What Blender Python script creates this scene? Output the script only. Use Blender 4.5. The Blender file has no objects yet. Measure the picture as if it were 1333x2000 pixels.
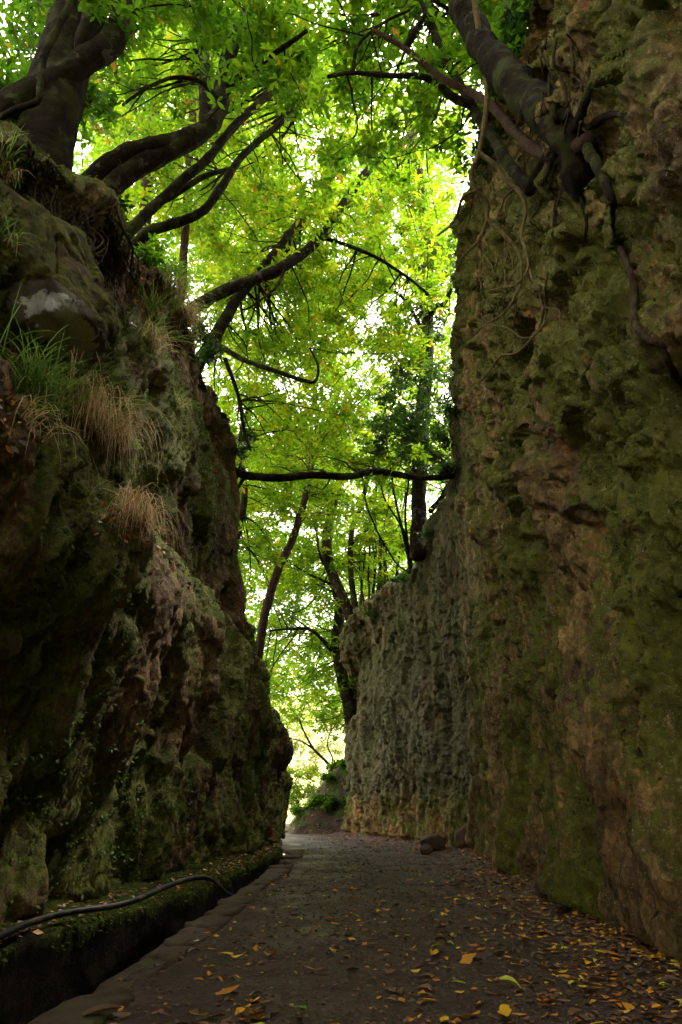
import bpy, math, random
import numpy as np
from mathutils import Vector
from mathutils.bvhtree import BVHTree

random.seed(7)
RNG = np.random.default_rng(7)
S = bpy.context.scene
COL = S.collection

# ------------------------------------------------------------------ camera, sky, sun, exposure
CAM_H, PITCH, FPX = 1.05, math.radians(22.0), 1400.0
cam_d = bpy.data.cameras.new('camera')
cam_d.sensor_fit = 'VERTICAL'
cam_d.sensor_height = 36.0
cam_d.lens = 36.0 * FPX / 2000.0
cam_d.clip_start, cam_d.clip_end = 0.05, 2000
cam = bpy.data.objects.new('camera', cam_d)
COL.objects.link(cam)
cam.location = (0, 0, CAM_H)
cam.rotation_euler = (math.pi / 2 + PITCH, 0, 0)
S.camera = cam

SUN_EL, SUN_AZ = math.radians(62), math.radians(48)      # azimuth from +Y towards +X
w = bpy.data.worlds.new('World')
S.world = w
w.use_nodes = True
wn = w.node_tree
sky = wn.nodes.new('ShaderNodeTexSky')
sky.sky_type = 'NISHITA'
sky.sun_disc = False
sky.sun_elevation = SUN_EL
sky.sun_rotation = SUN_AZ
sky.dust_density = 6.0
sky.air_density = 1.0
sky.ozone_density = 0.6
veil = wn.nodes.new('ShaderNodeMix')
veil.data_type = 'RGBA'
veil.inputs[0].default_value = .72
veil.inputs[7].default_value = (7.4, 6.9, 5.9, 1)
wn.links.new(sky.outputs[0], veil.inputs[6])
wn.links.new(veil.outputs[2], wn.nodes['Background'].inputs[0])
wn.nodes['Background'].inputs[1].default_value = 0.15

sun_d = bpy.data.lights.new('sun', 'SUN')
sun_d.energy = 1.5
sun_d.angle = math.radians(12)
sun_d.color = (1.0, 0.93, 0.80)
sun = bpy.data.objects.new('sun', sun_d)
COL.objects.link(sun)
to_sun = Vector((math.sin(SUN_AZ) * math.cos(SUN_EL), math.cos(SUN_AZ) * math.cos(SUN_EL), math.sin(SUN_EL)))
sun.rotation_euler = to_sun.to_track_quat('Z', 'Y').to_euler()

S.view_settings.view_transform = 'Standard'
S.view_settings.look = 'None'
S.view_settings.exposure = 2.72
S.view_settings.gamma = 1.0
S.view_settings.use_curve_mapping = False
S.cycles.use_denoising = True
S.cycles.max_bounces = 8
S.cycles.diffuse_bounces = 4
S.cycles.transmission_bounces = 6
S.cycles.glossy_bounces = 2
S.cycles.caustics_reflective = False
S.cycles.caustics_refractive = False

# ------------------------------------------------------------------ helpers: placing
CP, SP = math.cos(PITCH), math.sin(PITCH)


def ray(px, py):
    a, b = (px - 666.5) / FPX, (1000 - py) / FPX
    return np.array([a, CP - b * SP, SP + b * CP])


def P(px, py, d):
    """the point at forward distance d seen near photo position px, py"""
    r = ray(px, py)
    return np.array([0, 0, CAM_H]) + r * (d / r[1])


def PZ(px, py, z):
    r = ray(px, py)
    return np.array([0, 0, CAM_H]) + r * ((z - CAM_H) / r[2])


# ------------------------------------------------------------------ helpers: noise
def _h(ix, iy, iz, seed):
    h = (ix.astype(np.uint32) * np.uint32(374761393) + iy.astype(np.uint32) * np.uint32(668265263)
         + iz.astype(np.uint32) * np.uint32(2147483647) + np.uint32((seed * 974711 + 12345) & 0xffffffff))
    h = (h ^ (h >> np.uint32(13))) * np.uint32(1274126177)
    h = (h ^ (h >> np.uint32(16))) * np.uint32(2246822519)
    return h ^ (h >> np.uint32(15))


def perlin(p, seed=0):
    i = np.floor(p).astype(np.int64)
    f = p - i
    u = f * f * f * (f * (f * 6 - 15) + 10)
    out = np.zeros(len(p))
    for dx in (0, 1):
        for dy in (0, 1):
            for dz in (0, 1):
                h = _h(i[:, 0] + dx, i[:, 1] + dy, i[:, 2] + dz, seed)
                gx = (h & np.uint32(1023)) / 511.5 - 1
                gy = ((h >> np.uint32(10)) & np.uint32(1023)) / 511.5 - 1
                gz = ((h >> np.uint32(20)) & np.uint32(1023)) / 511.5 - 1
                dot = gx * (f[:, 0] - dx) + gy * (f[:, 1] - dy) + gz * (f[:, 2] - dz)
                wx = u[:, 0] if dx else 1 - u[:, 0]
                wy = u[:, 1] if dy else 1 - u[:, 1]
                wz = u[:, 2] if dz else 1 - u[:, 2]
                out += dot * wx * wy * wz
    return out


def fbm(p, octv=4, seed=0, gain=.5):
    a, t = 1.0, np.zeros(len(p))
    for k in range(octv):
        t += a * perlin(p * (2.03 ** k) + 17.3 * k, seed + k)
        a *= gain
    return t


def ridged(p, octv=4, seed=0):
    a, t = 1.0, np.zeros(len(p))
    for k in range(octv):
        t += a * (1 - 2 * np.abs(perlin(p * (2.03 ** k) + 9.1 * k, seed + k)))
        a *= .5
    return t


def worley(p, seed=0, tilted=False):
    i = np.floor(p).astype(np.int64)
    f1 = np.full(len(p), 9.0)
    f2 = np.full(len(p), 9.0)
    cid = np.zeros(len(p)); tilt = np.zeros(len(p))
    for dx in (-1, 0, 1):
        for dy in (-1, 0, 1):
            for dz in (-1, 0, 1):
                c = i + np.array([dx, dy, dz])
                h = _h(c[:, 0], c[:, 1], c[:, 2], seed)
                q = np.stack([(h & np.uint32(1023)) / 1023., ((h >> np.uint32(10)) & np.uint32(1023)) / 1023.,
                              ((h >> np.uint32(20)) & np.uint32(1023)) / 1023.], 1)
                d = np.sqrt(((c + q - p) ** 2).sum(1))
                closer = d < f1
                f2 = np.where(closer, f1, np.minimum(f2, d))
                cid = np.where(closer, ((h >> np.uint32(5)) & np.uint32(255)) / 255., cid)
                h2 = h * np.uint32(2654435761)
                g = np.stack([((h2 >> np.uint32(s_)) & np.uint32(255)) / 127.5 - 1 for s_ in (3, 12, 22)], 1)
                tilt = np.where(closer, ((p - c - q) * g).sum(1), tilt)
                f1 = np.where(closer, d, f1)
    return (f1, f2, cid, tilt) if tilted else (f1, f2, cid)


def facets(p, seed, a_tilt, a_step, crack, cw=.09):
    f1, f2, cid, tl = worley(p, seed, True)
    return a_tilt * tl + a_step * (cid - .5) - crack * sstep(cw, 0, f2 - f1)


def sstep(a, b, x):
    t = np.clip((x - a) / (b - a), 0, 1)
    return t * t * (3 - 2 * t)


# ------------------------------------------------------------------ helpers: objects
def link(o, parent=None):
    COL.objects.link(o)
    if parent is not None:
        o.parent = parent
    return o


def tag(o, label=None, cat=None, group=None, kind=None):
    if label: o['label'] = label
    if cat: o['category'] = cat
    if group: o['group'] = group
    if kind: o['kind'] = kind
    return o


def empty(name, loc, label, cat, group=None):
    o = bpy.data.objects.new(name, None)
    o.empty_display_size = .1
    o.location = Vector(loc)
    link(o)
    return tag(o, label, cat, group)


def mesh_data(name, V, F, mat=None, attrs=None, smooth=True):
    """F: list of (n,k) index arrays, k = 3 or 4"""
    V = np.ascontiguousarray(V, dtype=np.float32)
    if not isinstance(F, (list, tuple)): F = [F]
    F = [f for f in F if len(f)]
    m = bpy.data.meshes.new(name)
    m.vertices.add(len(V))
    m.vertices.foreach_set('co', V.ravel())
    idx = np.concatenate([f.ravel() for f in F]).astype(np.int32)
    tot = np.concatenate([np.full(len(f), f.shape[1], dtype=np.int32) for f in F])
    start = np.concatenate([[0], np.cumsum(tot)[:-1]]).astype(np.int32)
    m.loops.add(len(idx))
    m.loops.foreach_set('vertex_index', idx)
    m.polygons.add(len(tot))
    m.polygons.foreach_set('loop_start', start)
    m.update(calc_edges=True)
    m.polygons.foreach_set('use_smooth', np.full(len(tot), smooth, dtype=bool))
    for k, a in (attrs or {}).items():
        at = m.attributes.new(k, 'FLOAT', 'POINT')
        at.data.foreach_set('value', np.ascontiguousarray(a, dtype=np.float32))
    if mat: m.materials.append(mat)
    m.validate()
    return m


def obj(name, V, F, mat=None, parent=None, attrs=None, smooth=True):
    V = np.asarray(V, dtype=float)
    if parent is not None:
        V = V - np.array(parent.matrix_basis.translation) if parent.parent is None else V - np.array(parent['origin'])
    return link(bpy.data.objects.new(name, mesh_data(name, V, F, mat, attrs, smooth)), parent)


class MB:
    """collects pieces into one mesh"""
    def __init__(s):
        s.v, s.f, s.n, s.a = [], [], 0, []

    def add(s, V, F, rnd=0.5):
        if not isinstance(F, (list, tuple)): F = [F]
        s.v.append(V)
        for f in F:
            if len(f): s.f.append(np.asarray(f) + s.n)
        s.a.append(np.broadcast_to(np.asarray(rnd, dtype=float), (len(V),)))
        s.n += len(V)

    def build(s, name, mat, parent=None, smooth=True):
        q = [f for f in s.f if f.shape[1] == 4]
        t = [f for f in s.f if f.shape[1] == 3]
        F = ([np.concatenate(q)] if q else []) + ([np.concatenate(t)] if t else [])
        return obj(name, np.concatenate(s.v), F, mat, parent, {'rnd': np.concatenate(s.a)}, smooth)


def spline(pts, n):
    """Catmull-Rom through pts"""
    p = np.asarray(pts, dtype=float)
    if len(p) == 2:
        return p[0] + (p[1] - p[0]) * np.linspace(0, 1, n)[:, None]
    q = np.vstack([2 * p[0] - p[1], p, 2 * p[-1] - p[-2]])
    t = np.linspace(0, len(p) - 1 - 1e-6, n)
    i = t.astype(int)
    f = (t - i)[:, None]
    a, b, c, d = q[i], q[i + 1], q[i + 2], q[i + 3]
    return .5 * (2 * b + (c - a) * f + (2 * a - 5 * b + 4 * c - d) * f ** 2 + (3 * b - a - 3 * c + d) * f ** 3)


def tube(path, rad, sides=8, lump=0.0, seed=0):
    p = np.asarray(path, dtype=float)
    n = len(p)
    r = np.broadcast_to(np.asarray(rad, dtype=float), (n,))
    t = np.gradient(p, axis=0)
    t /= np.linalg.norm(t, axis=1)[:, None] + 1e-9
    ref = np.array([0.31, .2, .93]) if abs(t[0, 2]) < .8 else np.array([.93, .2, .31])
    u = np.zeros_like(p)
    u[0] = ref - t[0] * ref.dot(t[0])
    u[0] /= np.linalg.norm(u[0])
    for k in range(1, n):
        x = u[k - 1] - t[k] * u[k - 1].dot(t[k])
        u[k] = x / (np.linalg.norm(x) + 1e-9)
    v = np.cross(t, u)
    a = np.linspace(0, 2 * np.pi, sides, endpoint=False)
    ca, sa = np.cos(a), np.sin(a)
    off = u[:, None, :] * ca[None, :, None] + v[:, None, :] * sa[None, :, None]
    R = r[:, None, None] * np.ones((n, sides, 1))
    V = (p[:, None, :] + off * R).reshape(-1, 3)
    if lump:
        d = fbm(V * (0.5 / max(r.max(), .02)), 3, seed)
        V = (p[:, None, :] + off * R * (1 + lump * d.reshape(n, sides, 1))).reshape(-1, 3)
    i = np.arange(n - 1)[:, None] * sides
    j = np.arange(sides)[None, :]
    k = (np.arange(sides)[None, :] + 1) % sides
    Q = np.stack([i + j, i + k, i + sides + k, i + sides + j], -1).reshape(-1, 4)
    V = np.vstack([V, p[-1:] + t[-1:] * r[-1] * .5, p[:1] - t[:1] * r[0] * .5])
    tip = len(V) - 2
    b = (n - 1) * sides
    T = np.stack([b + np.arange(sides), b + (np.arange(sides) + 1) % sides, np.full(sides, tip)], 1)
    T0 = np.stack([(np.arange(sides) + 1) % sides, np.arange(sides), np.full(sides, tip + 1)], 1)
    return V, [Q, np.vstack([T, T0])]


def grid_faces(nu, nv):
    i = np.arange(nu - 1)[:, None] * nv
    j = np.arange(nv - 1)[None, :]
    return np.stack([i + j, i + nv + j, i + nv + j + 1, i + j + 1], -1).reshape(-1, 4)


# ------------------------------------------------------------------ materials
def mat_new(name):
    m = bpy.data.materials.new(name)
    m.use_nodes = True
    nt = m.node_tree
    b = nt.nodes['Principled BSDF']
    b.inputs['Specular IOR Level'].default_value = .25
    return m, nt, b


class N:
    """tiny node-writing helper"""
    def __init__(s, nt):
        s.nt = nt

    def n(s, t, **kw):
        nd = s.nt.nodes.new(t)
        for k, v in kw.items(): setattr(nd, k, v)
        return nd

    def put(s, sock, v):
        if isinstance(v, (int, float, tuple)): sock.default_value = v
        else: s.nt.links.new(v, sock)

    def coord(s, scale=(1, 1, 1), rot=(0, 0, 0)):
        tc = s.n('ShaderNodeTexCoord')
        mp = s.n('ShaderNodeMapping')
        mp.inputs['Scale'].default_value = scale
        mp.inputs['Rotation'].default_value = rot
        s.nt.links.new(tc.outputs['Object'], mp.inputs['Vector'])
        return mp.outputs[0]

    def noise(s, vec, scale, detail=6, rough=.55, dist=0.0):
        nd = s.n('ShaderNodeTexNoise')
        s.put(nd.inputs['Vector'], vec)
        nd.inputs['Scale'].default_value = scale
        nd.inputs['Detail'].default_value = detail
        nd.inputs['Roughness'].default_value = rough
        nd.inputs['Distortion'].default_value = dist
        return nd.outputs['Fac']

    def voro(s, vec, scale, feature='F1'):
        nd = s.n('ShaderNodeTexVoronoi', feature=feature)
        s.put(nd.inputs['Vector'], vec)
        nd.inputs['Scale'].default_value = scale
        return nd.outputs['Distance']

    def math(s, op, a, b=0.0, c=0.0):
        nd = s.n('ShaderNodeMath', operation=op)
        s.put(nd.inputs[0], a); s.put(nd.inputs[1], b); s.put(nd.inputs[2], c)
        return nd.outputs[0]

    def step(s, x, a, b):
        nd = s.n('ShaderNodeMapRange', interpolation_type='SMOOTHSTEP')
        s.put(nd.inputs['Value'], x)
        nd.inputs['From Min'].default_value = a
        nd.inputs['From Max'].default_value = b
        return nd.outputs[0]

    def ramp(s, x, stops):
        nd = s.n('ShaderNodeValToRGB')
        s.put(nd.inputs[0], x)
        e = nd.color_ramp.elements
        while len(e) < len(stops): e.new(.5)
        for k, (pos, c) in enumerate(stops):
            e[k].position = pos
            e[k].color = (*c, 1)
        return nd.outputs[0]

    def mix(s, f, a, b, blend='MIX'):
        nd = s.n('ShaderNodeMix', data_type='RGBA', blend_type=blend)
        s.put(nd.inputs[0], f)
        s.put(nd.inputs[6], a if not (isinstance(a, tuple) and len(a) == 3) else (*a, 1))
        s.put(nd.inputs[7], b if not (isinstance(b, tuple) and len(b) == 3) else (*b, 1))
        return nd.outputs[2]

    def attr(s, name):
        return s.n('ShaderNodeAttribute', attribute_name=name).outputs['Fac']

    def bump(s, b, h, strength, dist, prev=None):
        nd = s.n('ShaderNodeBump')
        nd.inputs['Strength'].default_value = strength
        nd.inputs['Distance'].default_value = dist
        s.put(nd.inputs['Height'], h)
        if prev is not None: s.nt.links.new(prev, nd.inputs['Normal'])
        if b is not None: s.nt.links.new(nd.outputs[0], b.inputs['Normal'])
        return nd.outputs[0]


def rock_mat(name, tones, moss_tones, lichen_amt, streak):
    m, nt, b = mat_new(name)
    k = N(nt)
    c = k.coord()
    cs = k.coord(scale=(1, 1, streak))
    base = k.ramp(k.noise(c, .55, 8, .62), [(.28, tones[0]), (.42, tones[1]), (.55, tones[2]), (.70, tones[3])])
    fine = k.noise(cs, 5.5, 10, .68)
    base = k.mix(.75, base, k.ramp(fine, [(.32, (.26, .24, .22)), (.5, (.86, .86, .86)), (.66, (1.6, 1.48, 1.30))]), 'MULTIPLY')
    for sc_, lo_, hi_ in ((11, .62, 1.42), (31, .58, 1.5)):
        vn = k.n('ShaderNodeTexVoronoi')
        k.put(vn.inputs['Vector'], k.coord(scale=(1, 1, .45 + streak * .9)))
        vn.inputs['Scale'].default_value = sc_
        base = k.mix(.8, base, k.ramp(vn.outputs['Color'], [(.15, (lo_,) * 3), (.5, (.95, .93, .90)), (.85, (hi_, hi_ * .97, hi_ * .9))]), 'MULTIPLY')
    red = k.step(k.noise(c, 1.1, 7, .6), .56, .70)
    base = k.mix(k.math('MULTIPLY', red, .65), base, tones[4])
    # moss where the wall carries it, broken up by noise
    mm = k.math('ADD', k.attr('moss'), k.math('MULTIPLY_ADD', k.noise(cs, 2.2, 9, .68), 1.5, -.75))
    mm = k.math('ADD', mm, k.math('MULTIPLY_ADD', k.noise(c, 14, 6, .65), .9, -.45))
    mask = k.step(mm, .42, .68)
    mcol = k.ramp(k.noise(c, 7, 10, .74), [(.3, moss_tones[0]), (.5, moss_tones[1]), (.7, moss_tones[2])])
    col = k.mix(k.math('MULTIPLY', mask, .93), base, mcol)
    cr = k.math('ADD', k.attr('crust'), k.math('MULTIPLY_ADD', k.noise(k.coord(scale=(1, 1, .12)), 4.5, 7, .66), 1.6, -.8))
    col = k.mix(k.math('MULTIPLY', k.step(cr, .36, .80), .78), col, k.ramp(k.noise(cs, 9, 8, .7), [(.3, (.022, .023, .011)), (.5, (.052, .053, .028)), (.7, (.115, .116, .070))]))
    # pale lichen crusts and flecks
    lz = k.math('MULTIPLY', k.math('MAXIMUM', k.step(k.noise(c, 19, 7, .7), .60, .66), k.math('MULTIPLY', k.step(k.noise(c, 52, 5, .7), .58, .66), .8)), k.step(k.noise(c, 1.7, 6, .6), .42, .60))
    col = k.mix(k.math('MULTIPLY', lz, lichen_amt), col, (.36, .33, .20))
    nt.links.new(col, b.inputs['Base Color'])
    b.inputs['Roughness'].default_value = .88
    h1 = k.bump(None, k.noise(cs, 8, 10, .74, .5), .9, .10)
    h2 = k.bump(None, k.step(k.voro(k.coord(scale=(1, 1, streak * 1.6), rot=(.3, .2, 0)), 9, 'DISTANCE_TO_EDGE'), .0, .06), .5, .03, h1)
    k.bump(b, k.noise(c, 40, 6, .75), .8, .03, h2)
    return m


M = {}
M['rock_left'] = rock_mat('mossy brown rock',
                          [(.038, .026, .014), (.105, .066, .030), (.18, .115, .050), (.13, .092, .042), (.22, .112, .045)],
                          [(.022, .030, .004), (.072, .085, .006), (.16, .175, .011)], .5, .38)
M['channel'] = rock_mat('mossy stone with shade in colour',
                        [(.005, .005, .004), (.010, .009, .007), (.018, .015, .010), (.012, .011, .008), (.03, .02, .012)],  # canopy shade put into the stone's near-black tones; the moss is its own colour
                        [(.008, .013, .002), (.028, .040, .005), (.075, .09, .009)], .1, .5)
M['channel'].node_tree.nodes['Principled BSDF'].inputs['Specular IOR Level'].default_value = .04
M['rock_right'] = rock_mat('lichened tuff',
                           [(.050, .032, .014), (.135, .088, .034), (.24, .165, .058), (.18, .14, .055), (.27, .105, .036)],
                           [(.028, .031, .004), (.080, .084, .007), (.17, .166, .014)], .85, .30)


def bark_mat(name, c0, c1, lichen, mossy=.0):
    m, nt, b = mat_new(name)
    k = N(nt)
    c = k.coord()
    col = k.ramp(k.noise(c, 9, 8, .66), [(.3, c0), (.68, c1)])
    lm = k.step(k.noise(c, 4.2, 6, .62), .56, .62)
    col = k.mix(k.math('MULTIPLY', lm, lichen), col, (.20, .20, .15))
    mo = k.step(k.noise(c, 2.1, 6, .6), .46, .62)
    col = k.mix(k.math('MULTIPLY', mo, mossy), col, (.055, .065, .012))
    nt.links.new(col, b.inputs['Base Color'])
    b.inputs['Roughness'].default_value = .9
    b.inputs['Specular IOR Level'].default_value = .06
    h1 = k.bump(None, k.noise(c, 14, 9, .74, .6), 1.0, .10)
    k.bump(b, k.noise(c, 60, 5, .7), .7, .02, h1)
    return m


M['bark'] = bark_mat('dark bark', (.008, .0052, .0034), (.028, .018, .010), .16, .7)
M['bark_lichen'] = bark_mat('lichened bark', (.012, .008, .0055), (.040, .027, .016), .55, .55)
M['bark_red'] = bark_mat('reddish bark', (.035, .019, .012), (.090, .052, .034), .18, .15)
M['root'] = bark_mat('root bark', (.10, .07, .03), (.26, .19, .08), .25, .35)
M['root_dark'] = bark_mat('dark root', (.035, .024, .015), (.10, .068, .042), .15, .2)


def leaf_mat(name, stops, tstops, trans=.5, rough=.5, spec=.15):
    m, nt, b = mat_new(name)
    k = N(nt)
    r = k.attr('rnd')
    c = k.coord()
    col = k.ramp(r, stops)
    col = k.mix(.5, col, k.ramp(k.noise(c, 9, 3), [(.3, (.7, .7, .7)), (.7, (1.25, 1.25, 1.25))]), 'MULTIPLY')
    nt.links.new(col, b.inputs['Base Color'])
    b.inputs['Roughness'].default_value = rough
    b.inputs['Specular IOR Level'].default_value = spec
    t = k.n('ShaderNodeBsdfTranslucent')
    nt.links.new(k.ramp(r, tstops), t.inputs['Color'])
    mx = k.n('ShaderNodeMixShader')
    mx.inputs[0].default_value = trans
    nt.links.new(b.outputs[0], mx.inputs[1])
    nt.links.new(t.outputs[0], mx.inputs[2])
    nt.links.new(mx.outputs[0], nt.nodes['Material Output'].inputs['Surface'])
    return m


G_REF = [(0, (.020, .045, .008)), (.4, (.045, .095, .010)), (.8, (.085, .135, .012)), (.955, (.13, .15, .015)), (.97, (.30, .15, .02)), (1, (.28, .11, .02))]
G_TRA = [(0, (.055, .16, .006)), (.4, (.135, .30, .008)), (.8, (.30, .46, .010)), (.955, (.46, .50, .014)), (.97, (.62, .34, .03)), (1, (.55, .22, .03))]
M['leaf'] = leaf_mat('tree leaf', G_REF, G_TRA, .55)
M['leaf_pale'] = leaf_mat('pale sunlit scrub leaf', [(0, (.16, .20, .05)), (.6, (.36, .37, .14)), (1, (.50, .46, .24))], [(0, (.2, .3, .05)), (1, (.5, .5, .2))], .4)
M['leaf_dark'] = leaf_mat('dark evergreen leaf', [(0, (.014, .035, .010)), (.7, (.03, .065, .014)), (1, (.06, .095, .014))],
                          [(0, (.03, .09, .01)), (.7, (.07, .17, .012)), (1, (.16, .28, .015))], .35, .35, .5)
M['grass'] = leaf_mat('grass blade', [(0, (.05, .10, .02)), (1, (.13, .19, .05))], [(0, (.10, .2, .03)), (1, (.22, .34, .06))], .4)
M['straw'] = leaf_mat('dry grass blade', [(0, (.34, .20, .10)), (1, (.62, .44, .26))], [(0, (.4, .24, .11)), (1, (.6, .42, .22))], .35, .7)
M['moss'] = leaf_mat('moss frond', [(0, (.022, .030, .006)), (1, (.10, .125, .015))], [(0, (.04, .06, .008)), (1, (.16, .2, .02))], .35, .8, .1)
F_STOPS = [(0, (.045, .026, .018)), (.25, (.10, .055, .034)), (.5, (.17, .085, .045)), (.62, (.40, .14, .02)), (.78, (.66, .29, .015)), (.9, (.75, .44, .02)), (.95, (.50, .47, .05)), (1, (.12, .30, .03))]
M['litter'] = leaf_mat('fallen leaf', F_STOPS, F_STOPS, .2, .5, .35)

# path
m, nt, b = mat_new('damp trodden earth')
k = N(nt)
c = k.coord()
col = k.ramp(k.noise(c, 2.3, 9, .65), [(.3, (.022, .0105, .009)), (.55, (.052, .025, .022)), (.75, (.088, .046, .042))])
st = k.step(k.voro(c, 19), .34, .18)
st = k.math('MULTIPLY', st, k.step(k.noise(c, .9, 4), .45, .62))
col = k.mix(k.math('MULTIPLY', st, .6), col, (.09, .074, .062))
col = k.mix(.8, col, k.ramp(k.noise(c, 26, 7, .7), [(.3, (.45,) * 3), (.7, (1.5,) * 3)]), 'MULTIPLY')
nt.links.new(col, b.inputs['Base Color'])
nt.links.new(k.ramp(k.noise(c, 1.2, 7, .65), [(.35, (.38,) * 3), (.65, (.75,) * 3)]), b.inputs['Roughness'])
b.inputs['Specular IOR Level'].default_value = .4
h1 = k.bump(None, k.noise(c, 9, 10, .7), .6, .03)
h2 = k.bump(None, k.voro(c, 19), .2, .03, h1)
k.bump(b, k.noise(c, 55, 6, .75), .9, .02, h2)
M['path'] = m

m, nt, b = mat_new('worn kerb stone')
k = N(nt)
c = k.coord()
col = k.ramp(k.noise(c, 5, 9, .66), [(.3, (.024, .014, .010)), (.7, (.085, .054, .038))])
col = k.mix(k.math('MULTIPLY', k.step(k.noise(c, 2.4, 7, .65), .5, .62), .7), col, (.05, .055, .016))
nt.links.new(col, b.inputs['Base Color'])
b.inputs['Roughness'].default_value = .8
k.bump(b, k.noise(c, 24, 9, .7), .6, .02)
M['stone'] = m

m, nt, b = mat_new('brown rubble rock')
k = N(nt)
c = k.coord()
nt.links.new(k.ramp(k.noise(c, 6, 9, .66), [(.3, (.030, .019, .011)), (.7, (.11, .070, .038))]), b.inputs['Base Color'])
b.inputs['Roughness'].default_value = .85
k.bump(b, k.noise(c, 20, 9, .7), .7, .03)
M['rubble'] = m

m, nt, b = mat_new('earth bank')
k = N(nt)
c = k.coord()
col = k.ramp(k.noise(c, 3, 9, .66), [(.3, (.014, .010, .006)), (.7, (.060, .038, .022))])
col = k.mix(k.step(k.noise(c, 1.3, 7, .6), .48, .62), col, (.045, .06, .014))
nt.links.new(col, b.inputs['Base Color'])
b.inputs['Roughness'].default_value = .9
k.bump(b, k.noise(c, 16, 9, .7), .7, .05)
M['earth'] = m

m, nt, b = mat_new('dark channel water')
b.inputs['Base Color'].default_value = (.012, .014, .010, 1)
b.inputs['Roughness'].default_value = .12
k = N(nt)
k.bump(b, k.noise(k.coord(), 5, 3), .15, .02)
M['water'] = m

m, nt, b = mat_new('black rubber hose')
k = N(nt)
c = k.coord()
nt.links.new(k.ramp(k.noise(c, 7, 6, .6), [(.45, (.009, .009, .010)), (.72, (.07, .052, .034))]), b.inputs['Base Color'])
b.inputs['Roughness'].default_value = .42
M['hose'] = m

m, nt, b = mat_new('hillside scrub')
k = N(nt)
c = k.coord()
nt.links.new(k.ramp(k.noise(c, .5, 9, .65), [(.3, (.15, .17, .05)), (.5, (.30, .29, .11)), (.7, (.46, .40, .22))]), b.inputs['Base Color'])
b.inputs['Roughness'].default_value = .9
M['hill'] = m

m, nt, b = mat_new('moss and lichen boulder')
k = N(nt)
c = k.coord()
col = k.ramp(k.noise(c, 6.5, 11, .76), [(.3, (.030, .026, .007)), (.5, (.085, .078, .010)), (.7, (.19, .18, .018))])
col = k.mix(k.step(k.noise(c, 2.2, 8, .65), .56, .66), col, (.10, .06, .035))
li = k.math('ADD', k.attr('lichen'), k.math('MULTIPLY_ADD', k.noise(c, 7, 8, .68), .9, -.45))
col = k.mix(k.step(li, .25, .34), col, (.16, .125, .10))
col = k.mix(k.step(li, .55, .60), col, k.ramp(k.noise(c, 30, 5, .6), [(.3, (.62, .61, .55)), (.7, (.82, .81, .74))]))
fl = k.step(k.noise(c, 26, 5, .7), .66, .70)
col = k.mix(k.math('MULTIPLY', fl, .6), col, (.36, .35, .27))
nt.links.new(col, b.inputs['Base Color'])
b.inputs['Roughness'].default_value = .9
h1 = k.bump(None, k.noise(c, 8, 11, .76), 1.0, .10)
k.bump(b, k.noise(c, 42, 6, .75), .9, .03, h1)
M['boulder'] = m

# ------------------------------------------------------------------ the cutting: two rock walls
def wall_curve(pts, step_fn):
    p = spline(pts, 900)
    seg = np.linalg.norm(np.diff(p, axis=0), axis=1)
    s = np.concatenate([[0], np.cumsum(seg)])
    out, x = [], 0.0
    while x < s[-1]:
        out.append(x)
        yy = np.interp(x, s, p[:, 1]); xx = np.interp(x, s, p[:, 0])
        x += step_fn(math.hypot(xx, yy), yy)
    out = np.array(out)
    xy = np.stack([np.interp(out, s, p[:, 0]), np.interp(out, s, p[:, 1])], 1)
    t = np.gradient(xy, axis=0)
    ker = np.ones(9) / 9
    t = np.stack([np.convolve(np.pad(t[:, i], 4, 'edge'), ker, 'valid') for i in (0, 1)], 1)
    t /= np.linalg.norm(t, axis=1)[:, None]
    return out, xy, t


def wall_sheet(xy, nrm, ctrl, tv, nv):
    """ctrl: (K, ncol, 2) of (offset along nrm, z); tv: K parameter values in 0..1"""
    v = np.linspace(0, 1, nv)
    nc = len(xy)
    off = np.empty((nc, nv)); z = np.empty((nc, nv))
    for i in range(nc):
        off[i] = np.interp(v, tv, ctrl[:, i, 0])
        z[i] = np.interp(v, tv, ctrl[:, i, 1])
    ker = np.hanning(9); ker /= ker.sum()
    for A in (off, z):
        B = np.pad(A, ((0, 0), (4, 4)), 'edge')
        A[:] = sum(ker[j] * B[:, j:j + nv] for j in range(9))
    X = np.stack([xy[:, 0:1] + nrm[:, 0:1] * off, xy[:, 1:2] + nrm[:, 1:2] * off, z], -1)
    du = np.gradient(X, axis=0); dv = np.gradient(X, axis=1)
    n = np.cross(dv, du)
    n /= np.linalg.norm(n, axis=-1, keepdims=True) + 1e-9
    return X, n


def push(p, nn, D, nu, nv, keep=.35):
    """move the sheet along its normals and find the new normals, so that finer relief follows the coarse relief"""
    p2 = p + nn * D[:, None]
    X = p2.reshape(nu, nv, 3)
    n = np.cross(np.gradient(X, axis=1), np.gradient(X, axis=0)).reshape(-1, 3)
    n /= np.linalg.norm(n, axis=1)[:, None] + 1e-9
    n = np.where((n * nn).sum(1)[:, None] < 0, -n, n)
    n = n * (1 - keep) + nn * keep
    return p2, n / (np.linalg.norm(n, axis=1)[:, None] + 1e-9)


def ease(D, nu, nv, k=9):
    """soften the coarse relief along the wall so that no face is steeper than the sheet can follow"""
    A = np.pad(D.reshape(nu, nv), ((k // 2, k // 2), (0, 0)), 'edge')
    ker = np.hanning(k + 2)[1:-1]; ker /= ker.sum()
    B = sum(ker[j] * A[j:j + nu] for j in range(k))
    A = np.pad(B, ((0, 0), (4, 4)), 'edge')
    ker = np.hanning(11)[1:-1]; ker /= ker.sum()
    return sum(ker[j] * A[:, j:j + nv] for j in range(9)).ravel()


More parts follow.
